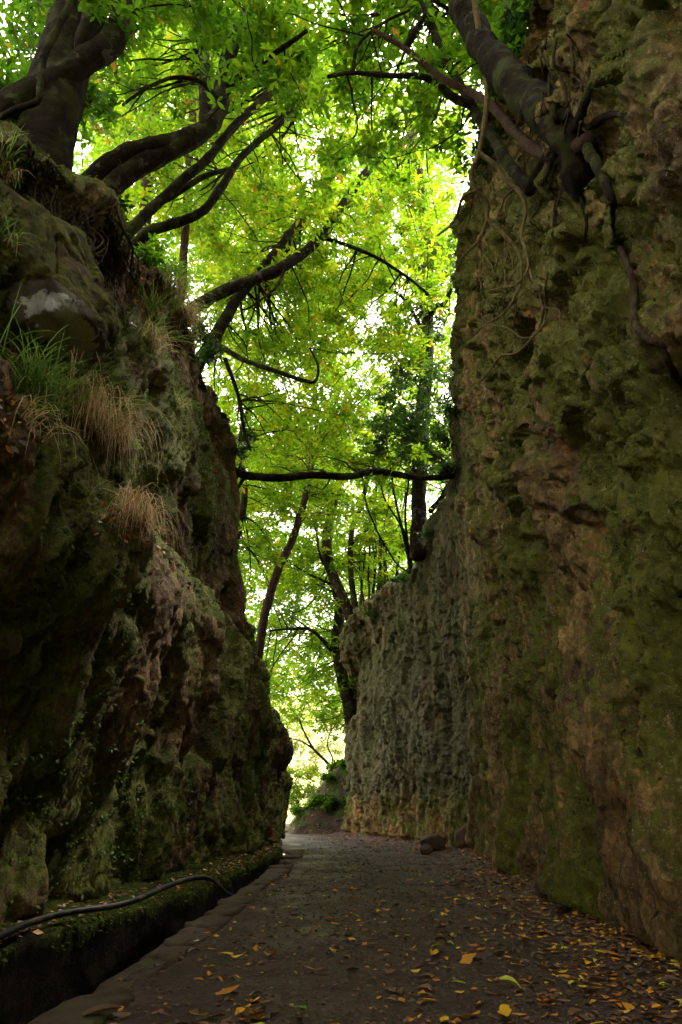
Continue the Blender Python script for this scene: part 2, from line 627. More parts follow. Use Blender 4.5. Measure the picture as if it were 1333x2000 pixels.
def even(p, nu, nv):
    """1 where the sheet's columns are close, less where they are pulled apart"""
    g = np.linalg.norm(np.gradient(p.reshape(nu, nv, 3), axis=0), axis=2)
    return np.clip(1.25 * np.median(g, axis=1, keepdims=True) / (g + 1e-6), 0, 1).ravel() ** 2


def stepper(r, y):
    return .35 if y < 1.0 else float(np.clip(r * .0042, .024, .042))


# ---- left wall
pl = [(-9, -14), (-6.4, -11), (-4.9, -7), (-3.95, -2), (-3.35, 3), (-2.85, 6.9), (-2.47, 10.7), (-2.06, 15.2), (-1.70, 19.3), (-1.62, 20.7), (-2.2, 22.0), (-4.2, 23.4), (-9, 24.5)]  # unseen stretch behind the viewer, extended and bent to shut out sky light
sL, xyL, tL = wall_curve(pl, stepper)
nL = np.stack([-tL[:, 1], tL[:, 0]], 1)             # away from the path (to the left)
nL = np.where((nL[:, 0:1] > 0) & (xyL[:, 1:2] < 15), -nL, nL)
yL = xyL[:, 1]
one = np.ones_like(yL)
ledge = np.interp(yL, [-7, 3, 6, 10, 15.2, 20.9], [4.6, 4.3, 4.2, 4.4, 3.85, 2.6]) + .25 * perlin(np.stack([yL * .9, 0 * yL, 0 * yL], 1), 3)
top = np.interp(yL, [-7, 3.5, 5.3, 6.3, 7.4, 8.3, 9.4, 11.2, 12.4, 14.4, 15.4, 15.9, 16.6, 18.4, 19.6, 20.9, 22.0], [7.2, 6.9, 7.4, 8.1, 8.5, 8.5, 9.2, 9.9, 9.9, 10.1, 9.2, 6.6, 5.3, 4.9, 4.0, 3.05, 2.6])
top = top + .3 * perlin(np.stack([yL * 1.3, 0 * yL, 0 * yL + 4], 1), 5)
end = sstep(16.2, 14.4, yL)                         # 1 where the upper cliff stands
ldep = .55 * end + .25 * (1 - end)
back = np.interp(sL, [0, sL.max() - 9, sL.max() - 5, sL.max()], [1, 1, .25, .1])
mid = ledge + .35
lo = .24 * end * sstep(14, 9, yL)
ctrl = np.array([
    [-.10 * one, -.9 * one],
    [0 * one, .02 * one],
    [.06 - .6 * lo, ledge * .5],
    [-.04 - lo, ledge * .84],
    [.06 - lo, ledge],
    [.06 - lo + ldep, mid],
    [.08 - lo + ldep, mid + (top - mid) * .3],
    [.14 - lo + ldep, mid + (top - mid) * .65],
    [.46 - lo + ldep, mid + (top - mid) * .86],
    [.12 - lo + ldep, top],
    [.45 - lo + ldep, top + .25],
    [.45 - lo + ldep + 3 * back, top + .2 + .9 * back],
    [.45 - lo + ldep + 13 * back, top + .2 + 3.4 * back]]).transpose(0, 2, 1)
X, n = wall_sheet(xyL, nL, ctrl, np.array([0, .06, .24, .37, .44, .49, .62, .77, .88, .925, .945, .972, 1.0]), 285)
nu, nv = X.shape[:2]
p = X.reshape(-1, 3); nn = n.reshape(-1, 3)
if (nn[:, 0].mean() < 0): nn = -nn
wz = p + .38 * np.stack([fbm(p * .6, 1, 11), fbm(p * .6, 1, 12), fbm(p * .6, 1, 13)], 1)
# leaning columns and buttresses, strata, blocks, cracks
q = np.stack([wz[:, 0] * 0.6, wz[:, 1] - wz[:, 2] * .22, wz[:, 2] * .22], 1)
rib = ridged(q * .72, 2, 21)
lowr = sstep(5.2, 3.6, p[:, 2])
fade = np.interp(sL, [0, sL.max() - 7, sL.max() - 4], [1, 1, .5]).repeat(nv) * np.where(p[:, 2] > 0.15, 1, .35)
D = .42 * (rib - .9) * (.4 + .6 * lowr)
D += .26 * fbm(p * .6, 3, 22)
wq = p + .12 * np.stack([fbm(p * 1.1, 1, 14), fbm(p * 1.1, 1, 15), fbm(p * 1.1, 1, 16)], 1)
ly = wq[:, 1] - wq[:, 2] * .30
D += facets(np.stack([wq[:, 0] * 1.0, ly * 1.05, wq[:, 2] * .40], 1), 23, .34, .16, .07)
D -= .06 * sstep(8, 12, p[:, 1])
p, nn = push(p, nn, ease(D, nu, nv, 21) * fade, nu, nv)
wq = p + .10 * np.stack([fbm(p * 1.4, 2, 17), fbm(p * 1.4, 2, 18), fbm(p * 1.4, 2, 19)], 1)
D = facets(np.stack([wq[:, 0] * 2.2, (wq[:, 1] - wq[:, 2] * .34) * 2.4, wq[:, 2] * .62], 1), 24, .18, .07, .06, .07)
D += facets(np.stack([wq[:, 0] * 3.2, (wq[:, 1] - wq[:, 2] * .26) * 3.4, wq[:, 2] * .30], 1), 28, .12, .05, .035) * (.35 + .65 * lowr)
q2 = np.stack([wq[:, 0] * 1.4, (wq[:, 1] - wq[:, 2] * .42) * 1.5, wq[:, 2] * .2], 1)
D += .075 * ridged(q2 * 2.2, 4, 25) - .05
p, nn = push(p, nn, ease(D, nu, nv, 5) * fade, nu, nv)
D = facets(np.stack([p[:, 0] * 6, (p[:, 1] - p[:, 2] * .36) * 6.2, p[:, 2] * 2.0], 1), 26, .075, .028, .022)
D += .034 * fbm(p * 6.5, 4, 27, .72)
D *= even(p, nu, nv)
p, nn = push(p, nn, D * fade, nu, nv)
up = sstep(.1, .75, nn[:, 2])
mossL = .56 + .95 * fbm(wz * np.array([.7, .7, .30]), 4, 31) + .5 * up + .22 * sstep(4.0, 6.5, p[:, 2]) * sstep(9.5, 7.5, p[:, 2])
mossL -= .35 * sstep(-1.5, -.7, p[:, 2] - np.repeat(top, nv)) * sstep(13, 10, p[:, 1])
mossL -= .35 * sstep(11.5, 14.5, p[:, 1]) * sstep(5.5, 7, p[:, 2])
wl = empty('rock_wall', (-3, 8, 0), 'tall brown rock wall on the left with moss and a grassy ledge', 'rock wall')
FL = grid_faces(nu, nv)
face = obj('rock_face', p, FL, M['rock_left'], wl, {'moss': mossL})
bvhL = BVHTree.FromPolygons(p.tolist(), FL.tolist())
PL, NLn, MLs = p, nn, mossL

# ---- right wall
pr = [(-9, -22), (-2.5, -17.5), (.9, -12), (1.7, -7), (1.95, -1), (2.15, 3), (2.33, 6), (2.58, 11), (2.86, 15.8), (2.78, 18.0), (2.2, 20.2), (1.3, 23.2), (.35, 26.4), (.25, 27.6), (1.0, 29.0), (4.5, 31), (10, 33)]  # unseen start added behind the viewer, curved to close off light from there
sR, xyR, tR = wall_curve(pr, stepper)
nR = np.stack([tR[:, 1], -tR[:, 0]], 1)
yR = xyR[:, 1]
iEnd = np.argmin(np.abs(xyR[:, 0] - .25) + 100 * (yR < 26))
s27 = sR[iEnd]
top = np.interp(yR, [-7, 4, 7.2, 8.6, 13, 16.3, 17.3, 17.9, 18.6, 20.2, 22.6, 25.5, 27.5, 29, 33], [12.4, 12.8, 13.2, 13.8, 15.4, 15.0, 13.4, 10.4, 9.3, 8.5, 8.0, 7.7, 7.0, 4.6, 3.0])
top = top + .35 * perlin(np.stack([yR * 1.1, 0 * yR, 0 * yR + 9], 1), 6)
one = np.ones_like(yR)
far = sstep(17.2, 18.4, yR)
und = sstep(22.5, 25.5, yR) * sstep(29, 27.8, yR)      # undercut below the overhanging far lip
rootz = sstep(3.5, 6, yR) * sstep(11, 8.5, yR)         # hollow under the big tree
lean = .036
ctrl = np.array([
    [-.16 * one, -.5 * one],
    [-.12 * one, .03 * one],
    [.05 * one, top * .10],
    [lean * top * .28, top * .28],
    [lean * top * .48 - .12 * (1 - far), top * .48],
    [lean * top * .66 + .55 * und, top * .66],
    [lean * top * .80 + .35 * rootz + .55 * und, top * .80],
    [lean * top * .90 + .75 * rootz - .1 * und, top * .90],
    [lean * top * 1.0 + .15 * rootz - .45 * und, top * .965],
    [lean * top * 1.0 + .35 - .3 * und, top],
    [lean * top + .9 - .3 * und, top + .25],
    [lean * top + 4 - 2 * und, top + .9],
    [lean * top + 13 - 9 * und, top + 3.5 - 2.5 * und]]).transpose(0, 2, 1)
X, n = wall_sheet(xyR, nR, ctrl, np.array([0, .035, .10, .28, .48, .66, .79, .87, .92, .945, .958, .975, 1.0]), 335)
nu, nv = X.shape[:2]
p = X.reshape(-1, 3); nn = n.reshape(-1, 3)
if (nn[:, 0].mean() > 0): nn = -nn
wz = p + .32 * np.stack([fbm(p * .7, 1, 41), fbm(p * .7, 1, 42), fbm(p * .7, 1, 43)], 1)
D = .34 * fbm(p * np.array([.5, .5, .35]), 3, 51)
farw = sstep(15.5, 17.5, p[:, 1])
low = sstep(4.6, 2.2, p[:, 2])
vert = np.maximum(np.maximum(farw, .8 * sstep(10, 14, p[:, 1]) * sstep(8.5, 6, p[:, 2])), low)
wq = p + .12 * np.stack([fbm(p * 1.1, 1, 44), fbm(p * 1.1, 1, 45), fbm(p * 1.1, 1, 46)], 1)
# beds that fall towards the viewer, each overhanging the one below
bed = (wz[:, 2] - wz[:, 1] * .62 + .5 * fbm(p * .5, 2, 47)) / 1.55
fr = bed - np.floor(bed)
D += (.26 * (fr - .5) * sstep(1.0, .9, fr)) * (1 - vert) * (.35 + .65 * sstep(-.25, .25, fbm(p * .6, 2, 48)))
st = np.stack([wz[:, 0] * .5, wz[:, 1] * .42, wz[:, 2] * 1.35 - wz[:, 1] * .75], 1)
D += (.12 * ridged(st * .60, 4, 52) - .08) * (1 - .85 * vert)
D += facets(np.stack([wq[:, 0] * .9, wq[:, 1] * .8, wq[:, 2] * 1.1 - wq[:, 1] * .6], 1), 54, .34, .20, .08) * (1 - .75 * vert)
vr = np.stack([wz[:, 0] * 1.1, wz[:, 1] * 1.1 + wz[:, 0] * .5, wz[:, 2] * .13], 1)
D += (.14 * ridged(vr * .9, 3, 53) - .10) * (.15 + .85 * vert)
D += facets(np.stack([wq[:, 0] * 1.5, wq[:, 1] * 1.5, wq[:, 2] * .24], 1), 67, .26, .12, .06) * vert
hole = perlin(wz * np.array([1.3, 1.3, 1.7]), 56)
D -= .30 * sstep(.40, .58, hole) * (1 - .7 * farw)
fade = np.where(p[:, 2] > 0.12, 1, .35)
p, nn = push(p, nn, ease(D, nu, nv, 13) * fade, nu, nv)
wq = p + .10 * np.stack([fbm(p * 1.4, 2, 17), fbm(p * 1.4, 2, 18), fbm(p * 1.4, 2, 19)], 1)
D = facets(np.stack([wq[:, 0] * 2.2, wq[:, 1] * 2.1, wq[:, 2] * 2.5 - wq[:, 1] * 1.3], 1), 55, .20, .09, .07, .08) * (1 - .6 * vert)
# upright drip-worn faces
D += facets(np.stack([wq[:, 0] * 3.6, wq[:, 1] * 3.6, wq[:, 2] * .6], 1), 68, .11, .045, .03) * vert * (.5 + .5 * sstep(-.2, .3, fbm(p * .7, 2, 70)))
hole = perlin(wq * np.array([3.1, 3.1, 3.6]), 66)
D -= .11 * sstep(.36, .6, hole)
p, nn = push(p, nn, D * fade, nu, nv)
D = facets(np.stack([p[:, 0] * 5.5, p[:, 1] * 5.5, p[:, 2] * 5.5 - p[:, 1] * 2], 1), 57, .08, .04, .028) * (1 - .5 * vert)
D += facets(np.stack([p[:, 0] * 7, p[:, 1] * 7, p[:, 2] * 1.8], 1), 69, .045, .02, .012) * vert
D += .034 * fbm(p * 6.5, 4, 59, .72)
D *= even(p, nu, nv)
p, nn = push(p, nn, D * fade, nu, nv)
mossR = .58 + .95 * fbm(wz * np.array([.75, .75, .20]), 4, 61) + .4 * sstep(.1, .7, nn[:, 2]) - .22 * sstep(1.4, .2, p[:, 2]) * sstep(7, 9, p[:, 1])
mossR -= .28 * sstep(8.5, 11, p[:, 2]) * sstep(12, 9, p[:, 1])
wr = empty('rock_wall', (3, 10, 0), 'high olive brown rock wall on the right with tree roots hanging down it', 'rock wall')
FR = grid_faces(nu, nv)
obj('rock_face', p, FR, M['rock_right'], wr, {'moss': mossR, 'crust': np.clip(.62 * sstep(11, 19, p[:, 1]) * sstep(.4, 1.6, p[:, 2]) + .15 * sstep(6, 9, p[:, 1]), 0, 1)})
bvhR = BVHTree.FromPolygons(p.tolist(), FR.tolist())
PR, NRn, MRs = p, nn, mossR


def hit(px, py, which=None):
    """wall point seen at a photo position"""
    r = Vector(ray(px, py)).normalized()
    best = None
    for b in ([bvhL, bvhR] if which is None else [which]):
        h = b.ray_cast(Vector((0, 0, CAM_H)), r)
        if h[0] is not None and (best is None or h[3] < best[3]): best = h
    if best is None: return None
    nrm = np.array(best[1])
    if nrm.dot(np.array(r)) > 0: nrm = -nrm
    return np.array(best[0]), nrm


# ------------------------------------------------------------------ ground, path, channel, bank
xs = np.concatenate([np.linspace(-400, -30, 30), np.linspace(-26, 26, 27), np.linspace(30, 400, 30)])
ys = np.concatenate([np.linspace(-200, 20, 30), np.linspace(24, 130, 60), np.linspace(140, 700, 40)])
gx, gy = np.meshgrid(xs, ys, indexing='ij')
gp = np.stack([gx.ravel(), gy.ravel(), np.zeros(gx.size)], 1)
hz = -1.3 + 26 * sstep(48, 190, gp[:, 1] - .35 * gp[:, 0]) + 2.2 * fbm(gp * .03, 4, 71) * sstep(30, 80, gp[:, 1]) - 2.0 * sstep(30, 44, gp[:, 1]) * sstep(80, 48, gp[:, 1])
gp[:, 2] = hz
gr = obj('ground', gp, grid_faces(len(xs), len(ys)), M['hill'])
tag(gr, kind='structure')

KY = np.array([-4, 2, 4.76, 8.07, 12.5, 17.7, 20, 24])
KX = np.array([-1.72, -1.62, -1.54, -1.36, -1.2, -1.1, -1.15, -3.0])        # channel-side edge of the kerb


def kerbx(y): return np.interp(y, KY, KX)


def rbase(y): return np.interp(y, xyR[:iEnd, 1], xyR[:iEnd, 0])


def path_h(x, y):
    q = np.stack([np.asarray(x), np.asarray(y), 0 * np.asarray(x)], 1)
    z = .035 * fbm(q * .7, 4, 81) + .012 * fbm(q * 4.5, 3, 82)
    edge = sstep(1.0, .1, rbase(q[:, 1]) - q[:, 0])
    kb = sstep(.42, .22, q[:, 0] - kerbx(np.minimum(q[:, 1], 17.7))) * (q[:, 1] < 18.5)
    return z + .10 * edge * edge + kb * (.075 * fbm(q * 2.6, 4, 85) - .012) - .30 * sstep(.14, .06, q[:, 0] - kerbx(np.minimum(q[:, 1], 17.7))) * (q[:, 1] < 17.7)


ys = np.concatenate([np.linspace(-4, 3, 15), 3.2 * (40 / 3.2) ** np.linspace(0, 1, 260)])
tt = np.linspace(0, 1, 120)
px_ = []
for y in ys:
    x0 = kerbx(y) + .07 if y < 17.7 else np.interp(y, [17.7, 18.1, 20, 22.5, 40], [-1.05, -1.95, -2.2, -5, -9])
    x1 = rbase(min(y, 27)) + .35 if y < 28 else 3.0
    px_.append(x0 + (x1 - x0) * tt)
px_ = np.array(px_)
pp = np.stack([px_.ravel(), np.repeat(ys, len(tt)), np.zeros(px_.size)], 1)
pp[:, 2] = path_h(pp[:, 0], pp[:, 1])
fp = grid_faces(len(ys), len(tt))[:, ::-1]
tag(obj('path', pp, fp, M['path']), kind='structure')

# channel: bed, path-side wall, shelf-side wall and shelf along the left rock wall
yc = np.linspace(-3.8, 18.05, 300)
kx = kerbx(np.minimum(yc, 19.9))
sx = np.interp(yc, [-4, 5.4, 6.4, 9.9, 13.5, 17.6, 20.5], [-2.75, -2.55, -2.45, -1.78, -1.55, -1.33, -1.32])
sx = np.minimum(sx, kx - .12)
cols = [(kx + .02, -.10 + 0 * yc), (kx + .01, -.75 + 0 * yc), (sx + .02, -.75 + 0 * yc), (sx + .03, -.4 + 0 * yc), (sx, .02 + 0 * yc), (sx - .08, .08 + 0 * yc), (sx - .45, .12 + 0 * yc), (sx - 1.0, .16 + 0 * yc)]
prof = []
for a, bb in zip(cols[:-1], cols[1:]):
    nseg = 8 if a is not cols[1] else 4
    for j in range(nseg):
        f = j / nseg
        prof.append((a[0] * (1 - f) + bb[0] * f, a[1] * (1 - f) + bb[1] * f))
prof.append(cols[-1])
cp = np.array([np.stack([a, yc, b_], 1) for a, b_ in prof]).transpose(1, 0, 2).reshape(-1, 3)
cp += np.stack([.05 * fbm(cp * 2.2, 4, 91), 0 * cp[:, 0], .05 * fbm(cp * 2.5, 4, 92)], 1)
mossC = .12 + .5 * fbm(cp * 1.3, 3, 93) + .65 * sstep(-.22, .02, cp[:, 2])
FC = grid_faces(len(yc), len(prof))
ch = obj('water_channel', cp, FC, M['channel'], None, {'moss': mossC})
tag(ch, kind='structure')
bvhC = BVHTree.FromPolygons(cp.tolist(), FC.tolist())
wv = np.array([[x, y, -.52] for y in yc for x in (kerbx(min(y, 19.9)) + .02, np.interp(y, yc, sx))])
tag(obj('water', wv, grid_faces(len(yc), 2), M['water']), kind='structure')

# bank of earth past the end of the right wall
bx, by = np.meshgrid(np.linspace(-2.6, 5, 90), np.linspace(26.8, 42, 90), indexing='ij')
bq = np.stack([bx.ravel(), by.ravel(), 0 * bx.ravel()], 1)
bz = np.clip((bq[:, 0] + 2.15) * .92, 0, 3.2) + (.50 * fbm(bq * 1.1, 5, 95, .6) + .26 * ridged(bq * 1.9, 3, 96)) * sstep(-2.2, -1, bq[:, 0])
bz = bz * sstep(26.9, 28.4, bq[:, 1] + .2 * bq[:, 0]) - .10
bq[:, 2] = bz
FB = grid_faces(90, 90)
tag(obj('bank', bq, FB, M['earth']), kind='structure')
bvhB = BVHTree.FromPolygons(bq.tolist(), FB.tolist())


# kerb of worn stones, each its own part
def stone_mesh(l, w_, h, seed, sub=3):
    a = np.linspace(-1, 1, sub + 2)
    V, F, n0 = [], [], 0
    for ax in range(3):
        for sg in (-1, 1):
            u, v = np.meshgrid(a, a, indexing='ij')
            c3 = np.zeros((u.size, 3))
            c3[:, ax] = sg
            c3[:, (ax + 1) % 3] = u.ravel(); c3[:, (ax + 2) % 3] = v.ravel()
            f = grid_faces(len(a), len(a))
            V.append(c3); F.append((f if sg > 0 else f[:, ::-1]) + n0); n0 += len(c3)
    V = np.vstack(V); F = np.vstack(F)
    key = np.round(V, 4)
    uq, inv = np.unique(key, axis=0, return_inverse=True)
    V = uq; F = inv.reshape(-1)[F]
    r = np.linalg.norm(V, axis=1, keepdims=True)
    V = V * (1 - .05 * (r - 1))
    V = V * (1 + facets(V * 1.3 + seed, 4, .14, .06, .0))[:, None]
    V = V + .10 * np.stack([fbm(V * 1.4 + seed, 3, 1), fbm(V * 1.4 + seed, 3, 2), fbm(V * 1.4 + seed, 3, 3)], 1) * 2.3
    return V * np.array([w_, l, h]) / 2, F


kerb = empty('kerb', (-1.4, 6, 0), 'kerb of rough worn stones between the dark channel and the path', 'kerb')
y, i = 2.4, 0
while y < 17.9:
    L = random.uniform(.45, 1.1)
    wd = random.uniform(.22, .42)
    V, F = stone_mesh(L * 1.02, wd, .34, i * 7.1)
    ang = math.atan2(kerbx(y + L) - kerbx(y), L)
    ca, sa = math.cos(-ang), math.sin(-ang)
    V = np.stack([V[:, 0] * ca - V[:, 1] * sa, V[:, 0] * sa + V[:, 1] * ca, V[:, 2]], 1)
    ctr = np.array([kerbx(y + L / 2) + .15 + random.uniform(-.025, .025), y + L / 2, -.15 + random.uniform(-.02, .02)])
    obj('stone', V + ctr, F, M['stone'], kerb)
    y += L + random.uniform(.005, .03)
    i += 1

# ------------------------------------------------------------------ loose rocks
def icorock(c, size, seed, mat, name, label, cat='rock', sub=4, group=None, attrs=None):
    bm = __import__('bmesh').new()
    __import__('bmesh').ops.create_icosphere(bm, subdivisions=sub, radius=1)
    V = np.array([v.co[:] for v in bm.verts]); F = np.array([[v.index for v in f.verts] for f in bm.faces])
    bm.free()
    dirs = np.random.default_rng(seed).normal(size=(16, 3)); dirs /= np.linalg.norm(dirs, axis=1)[:, None]
    r = np.full(len(V), 1.0)
    for d_ in dirs:
        cdot = V @ d_
        r = np.where(cdot > .3, np.minimum(r, .70 / np.maximum(cdot, .3)), r)
    V = V * r[:, None] * (1 + .12 * fbm(V * 1.5 + seed, 4, seed))[:, None]
    if sub > 5: V = V * (1 + facets(V * 1.6, seed, .16, .05, .03) + facets(V * 4.5, seed + 1, .05, .015, .01) + .012 * fbm(V * 9, 4, seed, .7))[:, None]
    V = V * np.array(size)
    o = link(bpy.data.objects.new(name, mesh_data(name, V, F, mat, attrs(V) if attrs else None)))
    o.location = Vector(c)
    return tag(o, label, cat, group)


c = PZ(848, 1664, .0)
icorock(c + (0, .2, .17), (.40, .30, .27), 3, M['rubble'], 'rock', 'lumpy brown rock lying apart on the path before the right wall bends')
c = PZ(832, 1668, .0)
icorock(c + (0, -.05, .07), (.17, .15, .12), 5, M['rubble'], 'rock', 'small stone against the left side of the lumpy brown rock')
c = PZ(908, 1666, .0)
icorock(c + (.05, .1, .25), (.24, .26, .40), 9, M['rubble'], 'rock', 'upright brown rock standing against the foot of the right wall')
c = PZ(1075, 1772, .0)
icorock(c + (.05, .1, .10), (.19, .20, .22), 12, M['rubble'], 'rock', 'dark round stone half buried in leaves at the right wall')
c = PZ(1035, 1752, .0)
icorock(c + (.1, .12, .08), (.13, .14, .13), 14, M['rubble'], 'rock', 'small dark stone just behind the round stone at the right wall')

# big mossy boulder in the left wall, with its white lichen
bc = P(52, 575, 6.4)
_r = ray(106, 648); _t = None


def lich(V):
    W = V + bc
    r_ = _r / np.linalg.norm(_r)
    rel = W - np.array([0, 0, CAM_H])
    al = rel @ r_
    off = np.linalg.norm(rel - al[:, None] * r_, axis=1)
    c0 = W[np.argmin(np.where(off < .12, al, 99))]
    d_ = W - c0
    d = np.sqrt((d_[:, 0] / .30) ** 2 + (d_[:, 1] / .6) ** 2 + ((d_[:, 2] + .3 * d_[:, 0]) / .20) ** 2)
    return {'lichen': np.clip(1.2 - .55 * d, 0, 1)}


boulder = icorock(bc, (.96, 1.14, 1.40), 27, M['boulder'], 'boulder', 'large mossy boulder with a white lichen patch set in the left wall', 'boulder', 6, None, lich)

# ------------------------------------------------------------------ leaves
T4 = (np.array([[0, 0, 0], [.45, -.5, .05], [.5, 0, .0], [.45, .5, .05], [1, 0, -.06]]), np.array([[0, 2, 1], [0, 3, 2], [1, 2, 4], [2, 3, 4]]))
T2 = (np.array([[0, 0, 0], [.5, -.5, .05], [.5, .5, .05], [1, 0, -.1]]), np.array([[0, 2, 1], [1, 2, 3]]))
T8 = (np.array([[0, 0, 0], [.3, -.36, .05], [.32, 0, .01], [.3, .36, .05], [.66, -.46, .04], [.68, 0, -.01], [.66, .46, .04], [1, 0, -.10]]),
      np.array([[0, 2, 1], [0, 3, 2], [1, 2, 5], [1, 5, 4], [2, 3, 6], [2, 6, 5], [4, 5, 7], [5, 6, 7]]))


def leaves(pos, d, up, L, W, rnd, tpl=T4):
    d = d / (np.linalg.norm(d, axis=1)[:, None] + 1e-9)
    s = np.cross(d, up); s /= np.linalg.norm(s, axis=1)[:, None] + 1e-9
    u = np.cross(s, d)
    t, f = tpl
    V = (pos[:, None] + d[:, None] * (L[:, None, None] * t[None, :, 0:1]) + s[:, None] * (W[:, None, None] * t[None, :, 1:2])
         + u[:, None] * (L[:, None, None] * t[None, :, 2:3]))
    F = (f[None] + (np.arange(len(pos)) * len(t))[:, None, None]).reshape(-1, 3)
    return V.reshape(-1, 3), F, np.repeat(rnd, len(t))


def sprays(mb, pos, nleaf, L, wr_, rlo, rhi, rng, tpl=T4, tilt=.5, stray=.012):
    """whorls of leaves at the given twig tips"""
    n = len(pos)
    up = rng.normal(0, tilt, (n, 3)); up[:, 2] = np.abs(up[:, 2]) + .9
    up /= np.linalg.norm(up, axis=1)[:, None]
    a = np.cross(up, rng.normal(size=(n, 3))); a /= np.linalg.norm(a, axis=1)[:, None]
    b = np.cross(up, a)
    ph = (np.arange(nleaf)[None] * 2 * np.pi / nleaf + rng.uniform(0, 6.3, (n, 1)) + rng.normal(0, .25, (n, nleaf)))
    el = rng.normal(.0, .32, (n, nleaf))
    d = (a[:, None] * np.cos(ph)[..., None] + b[:, None] * np.sin(ph)[..., None]) * np.cos(el)[..., None] + up[:, None] * np.sin(el)[..., None]
    d = d.reshape(-1, 3)
    upl = np.repeat(up, nleaf, 0) + rng.normal(0, .25, (n * nleaf, 3))
    ps = np.repeat(pos, nleaf, 0) + d * .01 + rng.normal(0, .02, (n * nleaf, 3))
    Ls = L * rng.uniform(.6, 1.15, n * nleaf)
    base = np.repeat(rng.uniform(rlo, rhi, n), nleaf)
    r = np.clip(base + rng.normal(0, .07, n * nleaf), 0, .95)
    r = np.where(rng.uniform(size=n * nleaf) < stray, rng.uniform(.96, 1, n * nleaf), r)
    mb.add(*[x for x in leaves(ps, d, upl, Ls, Ls * wr_, r, tpl)])


def wiggle(pts, n, amp, seed):
    p = spline(pts, n)
    L = np.linalg.norm(p[-1] - p[0]) + .01
    q = p * (2.2 / max(L, .4))
    env = np.sin(np.linspace(0, np.pi, n))[:, None] ** .5
    return p + amp * L * env * np.stack([fbm(q, 3, seed), fbm(q, 3, seed + 1), fbm(q, 3, seed + 2)], 1)


TREES = []


def wpx(w_, d, py):
    """metres across for w_ photo pixels at forward distance d near row py"""
    r = ray(666, py)
    return w_ / FPX * d / r[1]


class Tree:
    def __init__(s, label, base, bark='bark', cat='tree', name='tree', group=None):
        s.root = empty(name, base, label, cat, group)
        s.bark = bark
        s.ends = []
        s.seed = len(TREES) * 37 + 5
        s.mb = None; s.tw = None
        TREES.append(s)

    def limb(s, pts, w0, w1, name='limb', n=None, sides=10, amp=.012, lump=.25, mat=None, grow=True):
        """pts: list of (px, py, d) photo positions with distances; widths in photo pixels"""
        w3 = np.array([P(*q) if len(q) == 3 else q[:3] for q in pts])
        pts = [q if len(q) == 3 else (0, 300, q[1]) for q in pts]      # four numbers: already a place
        n = n or max(12, 7 * len(pts))
        path = wiggle(w3, n, amp, s.seed); s.seed += 3
        r0 = wpx(w0, pts[0][2], pts[0][1]) / 2; r1 = wpx(w1, pts[-1][2], pts[-1][1]) / 2
        r = r0 + (r1 - r0) * np.linspace(0, 1, n) ** .8
        V, F = tube(path, r, sides, lump, s.seed)
        o = obj(name, V, F, mat or M[s.bark], s.root)
        if grow:
            for k in range(n // 3, n, 2): s.ends.append((path[k], r[k]))
        return o

    def blobs(s, cs, rad, nspray, L, wr_=.42, rlo=.2, rhi=.8, leaf='leaf', tpl=T4, nleaf=6, flat=.62, stray=.012, twig=True, seed=0):
        rng = np.random.default_rng(1000 + len(TREES) * 13 + s.seed + seed)
        s.seed += 1
        if s.mb is None: s.mb, s.tw = {}, MB()
        mb = s.mb.setdefault(leaf, MB())
        ends = np.array([e[0] for e in s.ends]) if s.ends else None
        for c_, R in zip(cs, np.broadcast_to(rad, (len(cs),))):
            ns = max(4, int(nspray * (R ** 2) * rng.uniform(.7, 1.3)))
            ntw = max(3, int(5 * R) + 2)
            tips = rng.normal(size=(ntw, 3)); tips /= np.linalg.norm(tips, axis=1)[:, None]
            tips = c_ + tips * R * rng.uniform(.6, 1.0, (ntw, 1)) * np.array([1, 1, flat])
            if twig and ends is not None:
                d2 = ((ends - c_) ** 2).sum(1) + rng.uniform(0, 1.5, len(ends)) - .25 * (ends[:, 2] < c_[2])
                j = int(np.argmin(d2))
                st = ends[j]
                ml = (st + c_) / 2 + rng.normal(0, .12, 3) * np.linalg.norm(c_ - st) * .6
                r0 = min(s.ends[j][1] * .6, .012 + .006 * np.linalg.norm(c_ - st))
                pth = wiggle([st, ml, c_], 9, .05, int(rng.integers(1e5)))
                s.tw.add(*tube(pth, np.linspace(max(r0, .008), .008, 9), 4))
            for t_ in tips[::2]:
                if twig:
                    pth = wiggle([c_, (c_ + t_) / 2 + rng.normal(0, .08, 3) * R, t_], 4, .05, int(rng.integers(1e5)))
                    s.tw.add(*tube(pth, np.linspace(.0045, .002, 4), 3))
            # leaf whorls cluster along the twigs, some free between
            k = rng.integers(0, ntw, ns)
            f = rng.uniform(.25, 1.05, (ns, 1))
            pos = c_ + (tips[k] - c_) * f + rng.normal(0, .17, (ns, 3)) * R * np.array([1, 1, .7])
            sprays(mb, pos, nleaf, L, wr_, rlo, rhi, rng, tpl, stray=stray)

    def finish(s):
        if not s.mb: return
        if s.tw.n: s.tw.build('twigs', M[s.bark], s.root)['kind'] = 'stuff'
        for kind, mb in s.mb.items():
            mb.build('crown', M[kind], s.root, smooth=False)


def cloud(n, box, dr, rng, gaps=(), mind=0.0):
    """points spread through a part of the wood: box in photo positions, depth range"""
    out = []
    tries = 0
    while len(out) < n and tries < n * 40:
        tries += 1
        px = rng.uniform(box[0], box[2]); py = rng.uniform(box[1], box[3])
        d = rng.uniform(*dr)
        if any(((px - g[0]) / g[2]) ** 2 + ((py - g[1]) / g[3]) ** 2 < 1 for g in gaps): continue
        q = P(px, py, d)
        if mind and any(((q - o) ** 2).sum() < mind * mind for o in out): continue
        out.append(q)
    return np.array(out)


